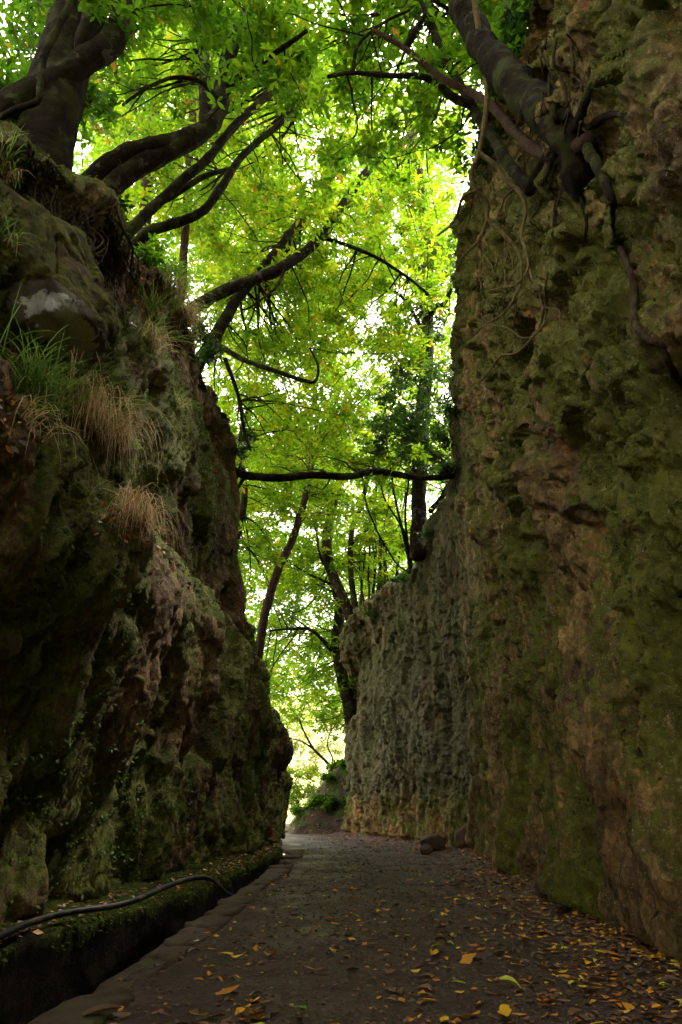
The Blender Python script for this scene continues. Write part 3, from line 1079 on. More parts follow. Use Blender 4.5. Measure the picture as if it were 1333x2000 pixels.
# openings between the crowns where the sky comes through
GAPS = [(600, 322, 36, 36), (725, 620, 28, 25), (800, 590, 24, 22), (690, 690, 24, 20), (620, 1215, 46, 30), (500, 1160, 28, 40), (575, 1300, 34, 36),
        (560, 215, 24, 24), (380, 500, 18, 50), (545, 760, 34, 22), (838, 985, 22, 46), (700, 1010, 20, 20), (850, 530, 20, 36), (610, 1480, 50, 40)]
rng = np.random.default_rng(99)

# --- tree 1: dark thick trunk, top left
t1 = Tree('thick dark tree leaning out at the top left corner above the earth overhang', P(80, 330, 6.8), 'bark')
t1.limb([(60, 380, 7.0), (85, 280, 7.0), (110, 180, 7.0), (140, 70, 7.1), (190, -60, 7.3)], 130, 85, 'trunk', sides=16)
t1.limb([(-60, 280, 6.6), (10, 205, 6.6), (90, 165, 6.7), (170, 120, 6.8), (225, 70, 6.9), (270, -60, 7.1)], 52, 46, 'limb', mat=M['bark_lichen'], sides=12)
t1.limb([(160, 110, 6.8), (165, 60, 6.7), (185, 0, 6.7), (200, -60, 6.7)], 30, 22, 'limb', mat=M['bark_lichen'])
t1.limb([(155, -20, 6.2), (110, 60, 6.2), (88, 110, 6.2), (82, 170, 6.25), (75, 200, 6.3), (30, 215, 6.4), (-20, 240, 6.5)], 15, 12, 'limb')
t1.limb([(60, 330, 6.9), (-30, 200, 7.0), (-80, 60, 7.2)], 90, 70, 'limb')
# --- tree 2: pale lichened bough
t2 = Tree('leaning tree with pale lichen along its thick curved bough, upper left', P(210, 375, 9.3), 'bark_lichen')
t2.limb([(120, 470, 9.3), (200, 385, 9.3), (255, 340, 9.4), (320, 305, 9.5), (385, 265, 9.6), (425, 225, 9.8), (435, 170, 10), (455, 90, 10.3), (500, 0, 10.6), (540, -80, 11)], 44, 24, 'trunk', sides=14)
t2.limb([(140, 400, 9.3), (195, 335, 9.3), (250, 300, 9.3), (300, 285, 9.35), (345, 275, 9.5), (400, 255, 9.65)], 40, 34, 'limb', sides=12)
t2.limb([(425, 195, 9.8), (390, 160, 9.6), (340, 152, 9.4), (290, 170, 9.2), (240, 205, 9.0)], 12, 5, 'limb')
t2.limb([(432, 180, 10), (470, 150, 9.8), (530, 110, 9.4), (600, 60, 9.0)], 16, 8, 'limb')
t2.limb([(402, 258, 9.68), (400, 180, 10.2), (400, 120, 10.6), (380, 40, 11)], 26, 18, 'limb')
# --- tree 3: two slender dark boughs behind it
t3 = Tree('slender dark tree with two long boughs just behind the lichened bough', P(280, 430, 11), 'bark')
t3.limb([(180, 545, 11), (265, 440, 11), (330, 375, 11.2), (395, 320, 11.4), (440, 265, 11.6), (490, 215, 11.9), (560, 150, 12.4)], 24, 14, 'trunk')
t3.limb([(190, 560, 11.6), (280, 460, 11.6), (330, 440, 11.6), (385, 420, 11.7), (430, 375, 11.9), (475, 310, 12.2), (540, 250, 12.6), (620, 180, 13.1)], 26, 10, 'trunk')
t3.limb([(200, 540, 12), (290, 410, 12), (335, 385, 12), (400, 345, 12.2), (450, 330, 12.6)], 22, 8, 'limb')
# --- upright trunks behind
t3b = Tree('upright thin trunk standing behind the boughs at upper left', P(295, 340, 14.5), 'bark_red')
t3b.limb([(265, 640, 14.5), (285, 380, 14.5), (298, 270, 14.5), (310, 170, 14.8), (325, 40, 15.2), (330, -80, 15.6)], 24, 17, 'trunk')
t3b.limb([(350, 640, 15), (370, 300, 15), (375, 200, 15.2), (385, 110, 15.6), (395, -20, 16)], 16, 12, 'trunk')
# --- tree 4: the forked tree reaching across
t4 = Tree('forked tree at the edge of the left wall reaching up across the gap', P(398, 690, 14.6), 'bark')
t4.limb([(350, 780, 14.6), (395, 700, 14.6), (430, 640, 14.7), (470, 575, 14.9), (510, 530, 15.2), (555, 475, 15.6), (620, 390, 16.2)], 32, 12, 'trunk', sides=12)
t4.limb([(320, 650, 14.2), (375, 605, 14.3), (430, 572, 14.3), (500, 545, 14.4), (565, 515, 14.5), (635, 455, 14.7), (685, 380, 14.9), (735, 320, 15.1), (790, 280, 15.3), (850, 215, 15.8)], 28, 13, 'trunk', mat=M['bark_lichen'], sides=12)
t4.limb([(418, 668, 14.6), (470, 700, 14.3), (530, 722, 14.0), (590, 742, 13.8), (616, 745, 13.7), (622, 715, 13.7), (605, 680, 13.8)], 12, 4, 'limb')
t4.limb([(625, 462, 14.7), (680, 480, 14.9), (740, 505, 15.3), (800, 545, 16), (850, 585, 17)], 9, 5, 'limb')
t4.limb([(440, 700, 14.8), (465, 770, 15), (475, 830, 15.2), (490, 880, 15.4)], 9, 5, 'limb')
t4.limb([(560, 515, 14.5), (540, 560, 14.0), (490, 600, 13.8), (470, 605, 13.7)], 7, 3, 'limb')
# --- bough bridging the gap
t5 = Tree('dark bough stretched level across the gap from wall to wall', P(450, 920, 16), 'bark', 'bough', 'bough')
t5.limb([(430, 905, 15.7), (470, 925, 16), (530, 932, 16.3), (610, 930, 16.7), (680, 932, 17), (730, 922, 17.2), (770, 925, 17.4), (820, 932, 17.6), (890, 930, 17.8)], 18, 12, 'branch', mat=M['bark'])
t5.limb([(480, 928, 16), (462, 960, 16), (448, 1000, 16.1), (470, 905, 16.2)], 8, 4, 'twig')
# --- tall trunk by the right wall
t6 = Tree('tall straight trunk wrapped in greenery beside the end of the right wall', P(822, 1060, 20), 'bark_lichen')
t6.limb([(815, 1090, 20.5), (822, 980, 20.5), (825, 860, 20.5), (832, 700, 20.5), (833, 560, 20.5), (826, 430, 20.7), (815, 330, 21), (795, 200, 21.5)], 32, 20, 'trunk', sides=12)
t6.limb([(832, 560, 20.5), (800, 480, 20), (760, 420, 19.5), (740, 350, 19)], 9, 4, 'limb')
t6.limb([(835, 660, 20.5), (800, 600, 20), (770, 570, 19.5), (690, 560, 19)], 9, 4, 'limb')
t6.limb([(832, 640, 20.5), (850, 600, 20), (870, 590, 19), (900, 520, 17.5)], 14, 6, 'limb')
t6.limb([(840, 1000, 20.8), (870, 960, 20.6), (885, 900, 20.4), (880, 800, 20)], 12, 8, 'limb')
# --- centre tree
t7 = Tree('dark many stemmed tree growing beside the far end of the right wall', P(690, 1470, 28.4), 'bark')
t7.limb([(700, 1490, 28.6), (682, 1390, 28.6), (664, 1310, 28.6), (655, 1245, 28.4), (660, 1190, 28.2), (650, 1130, 28), (640, 1060, 28), (650, 960, 28)], 30, 14, 'trunk', sides=12)
t7.limb([(712, 1470, 28.8), (702, 1390, 28.7), (690, 1300, 28.6), (680, 1230, 28.5)], 26, 20, 'trunk', sides=10)
t7.limb([(695, 1230, 26.5), (670, 1170, 26.8), (645, 1110, 27), (638, 1050, 27), (655, 980, 27.2), (672, 900, 27.5)], 24, 12, 'limb', mat=M['bark_lichen'])
t7.limb([(700, 1215, 26.4), (690, 1150, 26.6), (684, 1080, 26.8), (690, 1030, 27), (710, 980, 27.3), (720, 910, 27.6)], 14, 8, 'limb')
t7.limb([(655, 1280, 28.4), (635, 1255, 28), (608, 1230, 27.6), (570, 1228, 27), (525, 1232, 26.5)], 10, 4, 'limb')
t7.limb([(690, 1060, 27), (715, 1035, 27.3), (730, 990, 27.6), (740, 900, 28)], 9, 5, 'limb')
t7.limb([(650, 1135, 27), (625, 1080, 26.6), (615, 1030, 26.4), (590, 1000, 26)], 7, 3, 'limb')
t7.limb([(645, 1140, 27), (600, 1120, 26.6), (560, 1095, 26)], 6, 2.5, 'limb')
# --- leaning red-brown trunk
t8 = Tree('reddish brown trunk leaning above the low far end of the left wall', P(512, 1250, 21.5), 'bark_red')
t8.limb([(492, 1370, 21.5), (508, 1262, 21.5), (520, 1190, 21.6), (538, 1125, 21.8), (558, 1080, 22), (575, 1040, 22.2), (600, 950, 22.8), (615, 860, 23.5)], 20, 12, 'trunk', sides=12)
t8.limb([(562, 1072, 22), (580, 1010, 21.8), (560, 960, 21.4)], 8, 3, 'limb')
# --- trees beyond, between the walls
t8b = Tree('dim trunk standing close behind the left wall edge', P(455, 1060, 19.5), 'bark')
t8b.limb([(450, 1230, 19.5), (452, 1120, 19.5), (462, 1040, 19.6), (475, 960, 19.9), (470, 860, 20.2), (500, 760, 20.8)], 18, 10, 'trunk')
t9 = Tree('spindly sapling cluster on the crest of the far right wall', P(800, 1100, 20.5), 'bark', 'sapling', 'sapling')
for (a, b_, c3, w_) in [((803, 1110), (780, 1010), (765, 920), 7), ((800, 1110), (792, 1000), (800, 900), 6), ((805, 1105), (790, 1040), (750, 960), 5), ((800, 1120), (770, 1090), (720, 1000), 4)]:
    t9.limb([(*a, 20.5), (*b_, 20.7), (*c3, 21), (c3[0] - 15, c3[1] - 110, 21.6)], w_, 3, 'stem', sides=6, amp=.02)
t9b = Tree('thicket of thin upright stems behind the dark tree', P(735, 1190, 26.5), 'bark', 'sapling', 'sapling')
for j in range(13):
    x0 = rng.uniform(702, 775); y0 = np.interp(x0, [700, 800], [1225, 1110])
    x1 = x0 + rng.uniform(-15, 28); hh = rng.uniform(120, 260)
    t9b.limb([(x0, y0, 26 + rng.uniform(-1, 2)), ((x0 + x1) / 2 + rng.uniform(-8, 8), y0 - hh / 2, 27), (x1, y0 - hh, 27.5)], rng.uniform(4, 8), 2.5, 'stem', sides=6, amp=.02, n=10)
t10 = Tree('small crooked tree on the bank in the bright gap', P(658, 1535, 31), 'bark')
t10.limb([(660, 1545, 31), (652, 1510, 31), (637, 1487, 31.2), (612, 1462, 31.4), (595, 1430, 31.6), (580, 1395, 31.8)], 8, 3, 'trunk', amp=.006)
t10.limb([(648, 1500, 31), (650, 1480, 31), (640, 1455, 31.2), (648, 1420, 31.2)], 4, 2, 'limb')
t10.limb([(612, 1462, 31.4), (585, 1446, 31.4), (555, 1440, 31.2)], 4, 2, 'limb')
# --- tree on the right wall with hanging roots
t11 = Tree('old tree clinging to the right wall top with bare limbs and hanging roots', P(1120, 270, 7.6), 'bark')
_a, _b = hit(1165, 318, bvhR), hit(1125, 275, bvhR)
t11.limb([(*(_a[0] - _a[1] * .35), 0), (*(_b[0] + _b[1] * .05), 0), (1070, 215, 5.7), (1010, 168, 6.4), (955, 108, 7.0), (915, 40, 7.5), (885, -60, 8.0)], 74, 44, 'trunk', sides=18, n=60, amp=.02, lump=.5)
t11.limb([(1150, 275, 5.1), (1095, 302, 5.6), (1050, 297, 6.2), (1010, 265, 6.8), (975, 225, 7.3), (930, 190, 8.0), (880, 165, 8.1), (845, 140, 8.2), (790, 95, 8.3), (730, 60, 8.4)], 34, 10, 'limb', mat=M['bark_red'], sides=12)
t11.limb([(1090, 290, 6.6), (1055, 335, 6.9), (1033, 366, 7.0)], 26, 22, 'root', mat=M['bark'], sides=10, grow=False)
t11.limb([(1036, 372, 7.0), (1000, 330, 7.4), (965, 270, 8.0), (930, 215, 8.9), (890, 150, 9.1), (850, 70, 9.3), (825, -30, 9.6)], 25, 15, 'limb', mat=M['bark'], sides=12)
t11.limb([(925, 205, 8.9), (885, 190, 8.8), (855, 165, 8.7), (820, 148, 8.6), (760, 147, 8.6), (690, 142, 8.6), (640, 150, 8.6)], 20, 7, 'limb', mat=M['bark_lichen'])
t11.limb([(690, 142, 8.6), (700, 90, 8.5), (740, 50, 8.5), (800, 20, 8.5)], 8, 5, 'limb')
t11.limb([(790, 95, 8.3), (810, 60, 8.2), (830, 20, 8.2), (800, -40, 8.2)], 12, 8, 'limb')
t11.limb([(930, 200, 8.6), (900, 250, 8.8), (850, 285, 9.0), (822, 295, 9.2)], 5, 2, 'limb')
for rp, r0_ in [([(1120, 270), (1160, 240), (1205, 225), (1240, 245)], .11), ([(1140, 285), (1180, 340), (1195, 400), (1190, 470)], .10), ([(1110, 290), (1105, 350), (1085, 410), (1090, 470)], .09),
               ([(1130, 250), (1150, 180), (1145, 120)], .10), ([(1095, 295), (1065, 340), (1050, 400)], .07), ([(1150, 300), (1140, 370), (1150, 440), (1130, 520)], .06), ([(1105, 260), (1085, 200), (1075, 140)], .07)]:
    hs = [hit(*q, bvhR) for q in rp]
    hs = [h_[0] + h_[1] * (.05 if q_ == 0 else .025 if q_ < len(hs) - 1 else -.06) for q_, h_ in enumerate(hs) if h_]
    if len(hs) > 2:
        V, F = tube(wiggle(hs, 40, .035, int(r0_ * 999)), np.linspace(r0_ * .62, .008, 40), 9, .5)
        obj('root', V, F, M['bark'], t11.root)
hr = [
    ([(925, -20, 7.0), (935, 60, 7.0), (950, 150, 7.0), (953, 200, 7.05), (945, 260, 7.1), (935, 300, 7.2), (920, 340, 7.3), (930, 370, 7.4), (950, 395, 7.5), (952, 430, 7.6), (975, 450, 7.6), (1005, 480, 7.6), (1020, 510, 7.6)], 12, 7),
    ([(938, 300, 7.2), (970, 325, 7.2), (985, 350, 7.2), (1015, 375, 7.2), (1028, 410, 7.2), (1020, 460, 7.2), (1032, 500, 7.2), (1040, 540, 7.2), (1065, 560, 7.1)], 10, 6),
    ([(952, 430, 7.6), (935, 470, 7.7), (905, 500, 7.8), (890, 530, 8.0)], 7, 3),
    ([(930, 372, 7.4), (905, 385, 7.5), (893, 420, 7.7), (880, 440, 8.0), (855, 460, 8.4)], 7, 4),
    ([(1020, 462, 7.2), (1032, 520, 7.0), (1010, 555, 7.1), (985, 560, 7.3), (950, 570, 7.6)], 6, 3),
    ([(1040, 540, 7.2), (1060, 590, 7.0), (1055, 630, 7.0), (1040, 660, 7.0), (1010, 690, 7.1), (980, 695, 7.3), (960, 720, 7.5), (935, 750, 7.8)], 7, 3),
    ([(1020, 510, 7.4), (1015, 560, 7.4), (985, 610, 7.5), (940, 640, 7.7), (910, 670, 8.1)], 6, 2.5),
    ([(1065, 560, 7.0), (1068, 610, 6.9), (1050, 650, 7.0), (1020, 660, 7.1), (990, 640, 7.3), (950, 636, 7.6), (935, 645, 7.8)], 5, 2.5),
]
for pts, a_, b_ in hr:
    q_ = []
    for (x, y, d) in pts:                                  # keep the roots in front of the rock
        h_ = hit(x, y, bvhR)
        q_.append((x, y, min(d, h_[0][1] - .07) if h_ is not None else d))
    pts = q_
    t11.limb(pts, a_, b_, 'root', sides=7, mat=M['root'], grow=False, n=9 * len(pts), amp=.006, lump=.12)
# thin hanging rootlets on the right wall
for j in range(26):
    x0 = rng.uniform(930, 1080); y0 = rng.uniform(380, 560)
    pts, x, y = [], x0, y0
    for q_ in range(4):
        h_ = hit(x, y, bvhR)
        if h_ is None: break
        pts.append(h_[0] + h_[1] * rng.uniform(.03, .16))
        x += rng.uniform(-26, 18); y += rng.uniform(30, 60)
    if len(pts) > 2:
        V, F = tube(wiggle(pts, 16, .03, j), np.linspace(.010, .004, 16), 4)
        obj('rootlet', V, F, M['root'], t11.root)
# --- thick vine low on the right wall face
t12 = empty('vine', P(1240, 600, 4.2), 'thick dark woody vine crawling down the right wall near its right edge', 'vine')
pts = []
for (x, y) in [(1200, 425), (1215, 480), (1232, 530), (1240, 580), (1240, 625), (1262, 655), (1295, 680), (1318, 720), (1335, 760)]:
    h_ = hit(x, y, bvhR)
    if h_ is not None: pts.append(h_[0] + h_[1] * (.02 if len(pts) else -.2))
V, F = tube(wiggle(pts, 90, .014, 4), np.linspace(.034, .024, 90), 8, .45)
obj('stem', V, F, M['root_dark'], t12)

# tangle of roots hanging from the left earth overhang
for j in range(70):
    x0 = rng.uniform(40, 250); y0 = np.interp(x0, [40, 250], [300, 440]) + rng.uniform(-20, 70)
    pts, x, y = [], x0, y0
    for q_ in range(int(rng.integers(3, 6))):
        h_ = hit(x, y, bvhL)
        if h_ is None: break
        pts.append(h_[0] + h_[1] * rng.uniform(.02, .22))
        x += rng.uniform(-22, 26); y += rng.uniform(18, 55)
    if len(pts) > 2:
        r_ = rng.uniform(.006, .02)
        V, F = tube(wiggle(pts, 18, .05, j + 300), np.linspace(r_, r_ * .4, 18), 5)
        obj('root', V, F, M['root_dark'], t1.root)

for j in range(60):
    x0 = rng.uniform(930, 1150); y0 = rng.uniform(40, 340)
    pts, x, y = [], x0, y0
    for q_ in range(int(rng.integers(3, 6))):
        h_ = hit(x, y, bvhR)
        if h_ is None: break
        pts.append(h_[0] + h_[1] * rng.uniform(.02, .2))
        x += rng.uniform(-30, 22); y += rng.uniform(15, 55)
    if len(pts) > 2:
        r_ = rng.uniform(.006, .022)
        V, F = tube(wiggle(pts, 18, .06, j + 700), np.linspace(r_, r_ * .4, 18), 5)
        obj('root', V, F, M['root_dark'], t11.root)

# --- crowns
near_kw = dict(L=.21, wr_=.40, tpl=T8, nleaf=6)
t1.blobs(cloud(40, (60, -260, 430, 90), (6.5, 9.5), rng, GAPS), .75, 34, rlo=.05, rhi=.5, **near_kw)
t1.blobs(cloud(20, (-60, -120, 200, 200), (7.6, 10), rng, GAPS), .8, 33, rlo=.05, rhi=.4, **near_kw)
t2.blobs(cloud(48, (250, -160, 640, 230), (8.8, 12.5), rng, GAPS, .35), .8, 34, rlo=.1, rhi=.65, **near_kw)
t2.blobs(cloud(16, (140, 60, 400, 250), (9.6, 12), rng, GAPS, .35), .55, 34, rlo=.15, rhi=.6, **near_kw)
t11.blobs(cloud(64, (520, -200, 980, 190), (8.4, 12.5), rng, GAPS, .35), .75, 35, rlo=.1, rhi=.6, **near_kw)
t11.blobs(cloud(22, (930, -160, 1090, 120), (8.6, 12), rng, (), .35), .8, 34, rlo=.05, rhi=.5, **near_kw)
t11.blobs(cloud(26, (640, 100, 930, 330), (9.4, 13), rng, GAPS, .35), .6, 33, rlo=.2, rhi=.65, **near_kw)
mid_kw = dict(L=.215, wr_=.42, nleaf=6)
t3.blobs(cloud(70, (270, 60, 680, 420), (12.5, 17), rng, GAPS, .4), .95, 32, rlo=.25, rhi=.9, **mid_kw)
t3b.blobs(cloud(70, (150, 100, 560, 540), (15, 22), rng, GAPS, .5), 1.15, 28, rlo=.35, rhi=.94, **mid_kw)
t4.blobs(cloud(110, (390, 330, 860, 700), (15, 20), rng, GAPS, .4), .95, 31, rlo=.3, rhi=.93, **mid_kw)
t4.blobs(cloud(40, (420, 600, 700, 900), (16, 20.5), rng, GAPS, .4), .8, 31, rlo=.35, rhi=.93, **mid_kw)
t5.blobs(cloud(22, (460, 870, 860, 950), (17, 20), rng, GAPS, .3), .55, 31, rlo=.3, rhi=.85, **mid_kw)
t6.blobs(cloud(64, (680, 180, 910, 640), (18.8, 24), rng, GAPS, .5), 1.0, 28, rlo=.35, rhi=.93, **mid_kw)
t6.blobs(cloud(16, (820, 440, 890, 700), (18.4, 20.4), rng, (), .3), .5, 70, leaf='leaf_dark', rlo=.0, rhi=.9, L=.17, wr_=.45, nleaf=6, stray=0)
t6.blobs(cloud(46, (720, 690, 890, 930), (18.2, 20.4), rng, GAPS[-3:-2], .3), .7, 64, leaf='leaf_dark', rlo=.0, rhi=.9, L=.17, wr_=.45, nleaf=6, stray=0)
t7.blobs(cloud(110, (460, 880, 810, 1200), (26, 32), rng, GAPS, .6), 1.15, 24, rlo=.25, rhi=.9, L=.22, wr_=.45, nleaf=6)
t7.blobs(cloud(56, (500, 1180, 700, 1430), (27.5, 33), rng, GAPS, .5), .95, 27, rlo=.15, rhi=.75, L=.22, wr_=.45, nleaf=6)
t8.blobs(cloud(76, (440, 660, 780, 1020), (21, 26), rng, GAPS, .6), 1.15, 26, rlo=.3, rhi=.93, L=.22, wr_=.45, nleaf=6)
t8b.blobs(cloud(36, (430, 740, 560, 1180), (19, 24), rng, GAPS, .5), .85, 28, rlo=.2, rhi=.85, L=.22, wr_=.45, nleaf=6)
t9.blobs(cloud(26, (690, 880, 850, 1090), (20.8, 23), rng, GAPS, .4), .65, 28, rlo=.3, rhi=.9, L=.22, wr_=.45, nleaf=6)
t9b.blobs(cloud(28, (680, 980, 810, 1190), (26.4, 30), rng, GAPS, .4), .75, 24, rlo=.4, rhi=.93, L=.22, wr_=.45, nleaf=6)
t10.blobs(cloud(16, (545, 1360, 700, 1440), (30.5, 32.5), rng, (), .4), .62, 32, rlo=.4, rhi=.85, L=.22, wr_=.45, nleaf=6)
for t in TREES: t.finish()

# farther wood beyond, reads as one mass of leaves
wd = MB()
wrng = np.random.default_rng(5)
cs = np.vstack([cloud(110, (380, 200, 920, 900), (28, 46), wrng, GAPS), cloud(170, (430, 850, 880, 1340), (36, 60), wrng, GAPS), cloud(60, (140, 60, 560, 560), (24, 36), wrng, GAPS), cloud(34, (500, 1290, 720, 1415), (45, 70), wrng, GAPS[-1:])])
for c_ in cs:
    R = wrng.uniform(1.5, 2.6)
    n_ = int(23 * R)
    pos = c_ + wrng.normal(0, .5, (n_, 3)) * R * np.array([1, 1, .7])
    sprays(wd, pos, 6, .38, .5, .3, .94, wrng, T4)
tag(wd.build('woods', M['leaf'], None, smooth=False), 'mass of bright green leaves of the wood beyond the cutting', 'woods', kind='stuff')

# bushes in the bright gap beyond
for j, (box, dr, n_, lab) in enumerate([((548, 1500, 615, 1600), (35, 38), 13, 'low bright green bush beside the far end of the path'),
                                        ((650, 1480, 700, 1530), (31.5, 34), 9, 'green shrub on top of the bank beside the small crooked tree'),
                                        ((545, 1430, 690, 1545), (48, 62), 12, 'pale sunlit bushes on the slope beyond the gap')]):
    o = Tree(lab, P((box[0] + box[2]) / 2, box[3], dr[0]), 'bark', 'bush', 'bush')
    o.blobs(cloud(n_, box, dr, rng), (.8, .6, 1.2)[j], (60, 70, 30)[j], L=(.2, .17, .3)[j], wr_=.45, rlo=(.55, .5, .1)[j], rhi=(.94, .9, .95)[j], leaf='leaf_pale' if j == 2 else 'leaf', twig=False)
    o.finish()

t11.mb = None; t11.tw = None
# undergrowth on the crests of the walls and on the bank
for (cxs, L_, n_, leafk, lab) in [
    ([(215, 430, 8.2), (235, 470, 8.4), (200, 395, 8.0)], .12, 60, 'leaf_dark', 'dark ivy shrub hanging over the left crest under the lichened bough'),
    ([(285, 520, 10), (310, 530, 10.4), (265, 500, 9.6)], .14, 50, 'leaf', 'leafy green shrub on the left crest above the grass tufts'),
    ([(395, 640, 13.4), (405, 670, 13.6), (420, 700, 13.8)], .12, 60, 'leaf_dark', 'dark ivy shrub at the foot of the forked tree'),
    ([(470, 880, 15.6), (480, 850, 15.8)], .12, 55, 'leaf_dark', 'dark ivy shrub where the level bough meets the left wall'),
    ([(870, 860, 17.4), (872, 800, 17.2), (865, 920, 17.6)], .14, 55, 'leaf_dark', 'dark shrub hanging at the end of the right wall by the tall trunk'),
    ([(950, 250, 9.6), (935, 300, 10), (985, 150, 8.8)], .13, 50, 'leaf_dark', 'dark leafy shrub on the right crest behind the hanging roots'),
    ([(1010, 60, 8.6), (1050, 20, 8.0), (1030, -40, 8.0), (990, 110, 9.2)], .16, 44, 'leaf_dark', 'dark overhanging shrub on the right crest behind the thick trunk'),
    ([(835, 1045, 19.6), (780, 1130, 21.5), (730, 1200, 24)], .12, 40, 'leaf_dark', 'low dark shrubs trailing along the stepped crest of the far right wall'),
    ([(640, 1550, 29.8), (665, 1530, 29.4), (615, 1590, 29.6), (650, 1580, 29), (600, 1605, 30)], .13, 44, 'leaf', 'green plants sprawling over the earth bank')]:
    o = Tree(lab, P(*cxs[0]), 'root_dark', 'shrub', 'shrub')
    if 'bank' in lab:
        cs = []
        for a_, b_ in [(-.3, 27.7), (.15, 27.6), (-.8, 27.9), (-1.2, 28.1), (-.5, 28.2), (0, 28.3), (.35, 27.9), (-1.5, 28.5), (-.2, 29.2), (.5, 28.8)]:
            h_ = bvhB.ray_cast(Vector((a_, b_, 9)), Vector((0, 0, -1)))
            cs.append(np.array(h_[0]) + (0, 0, .12))
    else:
        cs = [P(*q) for q in cxs]
    o.blobs(cs, .42 if 'bank' not in lab else .36, n_ * (5 if 'bank' not in lab else 11), L=L_ if 'bank' not in lab else .17, wr_=.5, rlo=.0, rhi=.6, leaf=leafk, twig=False, stray=0)
    o.finish()

# trees added unseen above and behind the viewer to shade the near cutting
for j, (cx, cy, cz) in enumerate([(-4, -1, 14.5), (4.5, 1.5, 16), (0, -6, 14), (4.6, 6.6, 18), (-3.6, 6.2, 16.5)]):
    tr = Tree(['unseen leafy tree added to shade the path from the left', 'unseen leafy tree added to shade the path from the right', 'unseen leafy tree added behind the view to shade the path', 'tall unseen tree added overhead to shade the right wall', 'tall unseen tree added overhead to shade the left wall'][j], (cx * 1.6, cy, 9.5 if j != 2 else 10), 'bark')
    base = np.array([cx * 1.6 + (5.5 if j == 2 else 0), cy, 9.5])
    pth = wiggle([base, base * .5 + np.array([cx, cy, cz]) * .5, np.array([cx, cy, cz])], 20, .03, 7 + j)
    obj('trunk', *tube(pth, np.linspace(.25, .09, 20), 10), M['bark'], tr.root)
    tr.ends = [(q, .1) for q in pth[8:]]
    cs = np.array([cx, cy, cz]) + wrng.uniform(-1, 1, (34, 3)) * np.array([4.6, 4.6, 1.4])
    tr.blobs(cs, 1.3, (38, 38, 30, 36, 18)[j], L=.32, wr_=.45, rlo=.2, rhi=.8)
    tr.finish()

# ------------------------------------------------------------------ small plants on the walls
def blades(n, base, out, rng, L, W, droop, spread, rlo=0, rhi=1):
    """arching strips rooted round base, leaning along out"""
    K = 6
    V = np.empty((n, K, 2, 3))
    th = rng.uniform(0, 2 * np.pi, n)
    o = np.stack([np.cos(th), np.sin(th), 0 * th], 1) * spread + out + rng.normal(0, .2, (n, 3))
    o[:, 2] = np.abs(o[:, 2]) * .4
    o /= np.linalg.norm(o, axis=1)[:, None]
    LL = L * rng.uniform(.45, 1.15, n)
    pos = base + rng.normal(0, .05 + .0007 * n, (n, 3)) * np.array([.6, 1.6, .5])
    d = o * .8 + np.array([0, 0, .75]); d /= np.linalg.norm(d, axis=1)[:, None]
    dr = droop * rng.uniform(.6, 1.4, n)
    for k in range(K):
        side = np.cross(d, np.array([0, 0, 1.])) + rng.normal(0, .02, (n, 3)); side /= np.linalg.norm(side, axis=1)[:, None] + 1e-6
        w_ = W * (1 - (k / (K - 1)) ** 1.5) + .0006
        V[:, k, 0] = pos - side * w_ / 2; V[:, k, 1] = pos + side * w_ / 2
        pos = pos + d * (LL / (K - 1))[:, None]
        d = d + np.array([0, 0, -1.]) * dr[:, None] / (K - 1); d /= np.linalg.norm(d, axis=1)[:, None]
    i = (np.arange(n) * K * 2)[:, None] + (np.arange(K - 1) * 2)[None]
    Q = np.stack([i, i + 1, i + 3, i + 2], -1).reshape(-1, 4)
    return V.reshape(-1, 3), Q, np.repeat(rng.uniform(rlo, rhi, n), K * 2)


def tuft(px, py, label, ng, ns, L, which=bvhL, sL_=None, droop=2.6):
    h_ = hit(px, py, which)
    if h_ is None: return
    c_, nr = h_
    e = empty('grass_tuft', c_, label, 'grass tuft', 'grass tufts on the rock walls')
    out = np.array([nr[0], nr[1], 0]); out /= np.linalg.norm(out) + 1e-6
    if ng:
        g = MB(); g.add(*blades(ng, c_, out * .9, rng, L, .011, droop * .7, .7)); g.build('green_blades', M['grass'], e)
    if ns:
        g = MB(); g.add(*blades(ns, c_, out * .8, rng, sL_ or L, .009, droop * 1.7, .5)); g.build('dry_blades', M['straw'], e)


for a in [
    (75, 775, 'big green grass tuft rooted below the white lichen patch', 150, 8, .8),
    (150, 800, 'grass tuft with long straw hanging down over the mossy ledge', 90, 190, .9, bvhL, 1.3),
    (205, 850, 'drooping straw tuft at the right end of the ledge straw', 60, 190, .8, bvhL, 1.3),
    (55, 830, 'sparse straw tuft hanging down at the far left of the ledge', 10, 26, .6, bvhL, .9),
    (265, 1015, 'straw tuft hanging at the tip of the rust brown leaf ledge', 14, 130, .6, bvhL, .9),
    (310, 1040, 'small straw wisps on the rust brown leaf ledge', 12, 36, .4),
    (335, 580, 'broad grass tuft hanging below the forked tree', 150, 90, .9),
    (360, 620, 'straw coloured tuft under the forked tree', 40, 120, .9),
    (290, 670, 'narrow drooping grass tuft midway down the left wall', 40, 60, .9),
    (300, 620, 'green grass tuft left of the broad tuft', 60, 20, .8),
    (345, 800, 'small grass tuft on the shaded part of the left wall', 30, 16, .7),
    (245, 800, 'thin grass tuft in the mossy crevice of the left wall', 24, 20, .5),
    (268, 500, 'grass tuft among brown leaves on the left crest', 50, 40, .7),
    (8, 340, 'pale grass tuft at the left edge under the dark trunk', 30, 30, .6),
    (15, 480, 'grass blades beside the top of the mossy boulder', 20, 8, .5),
    (930, 330, 'pale grass tuft under the hanging roots on the right wall crest', 30, 60, .7, bvhR),
    (985, 1030, 'tiny dry grass tuft stuck on the middle of the right wall', 0, 14, .35, bvhR),
    (985, 700, 'dangling wisp of dry straw below the hanging roots', 0, 20, .3, bvhR),
]:
    tuft(*a)


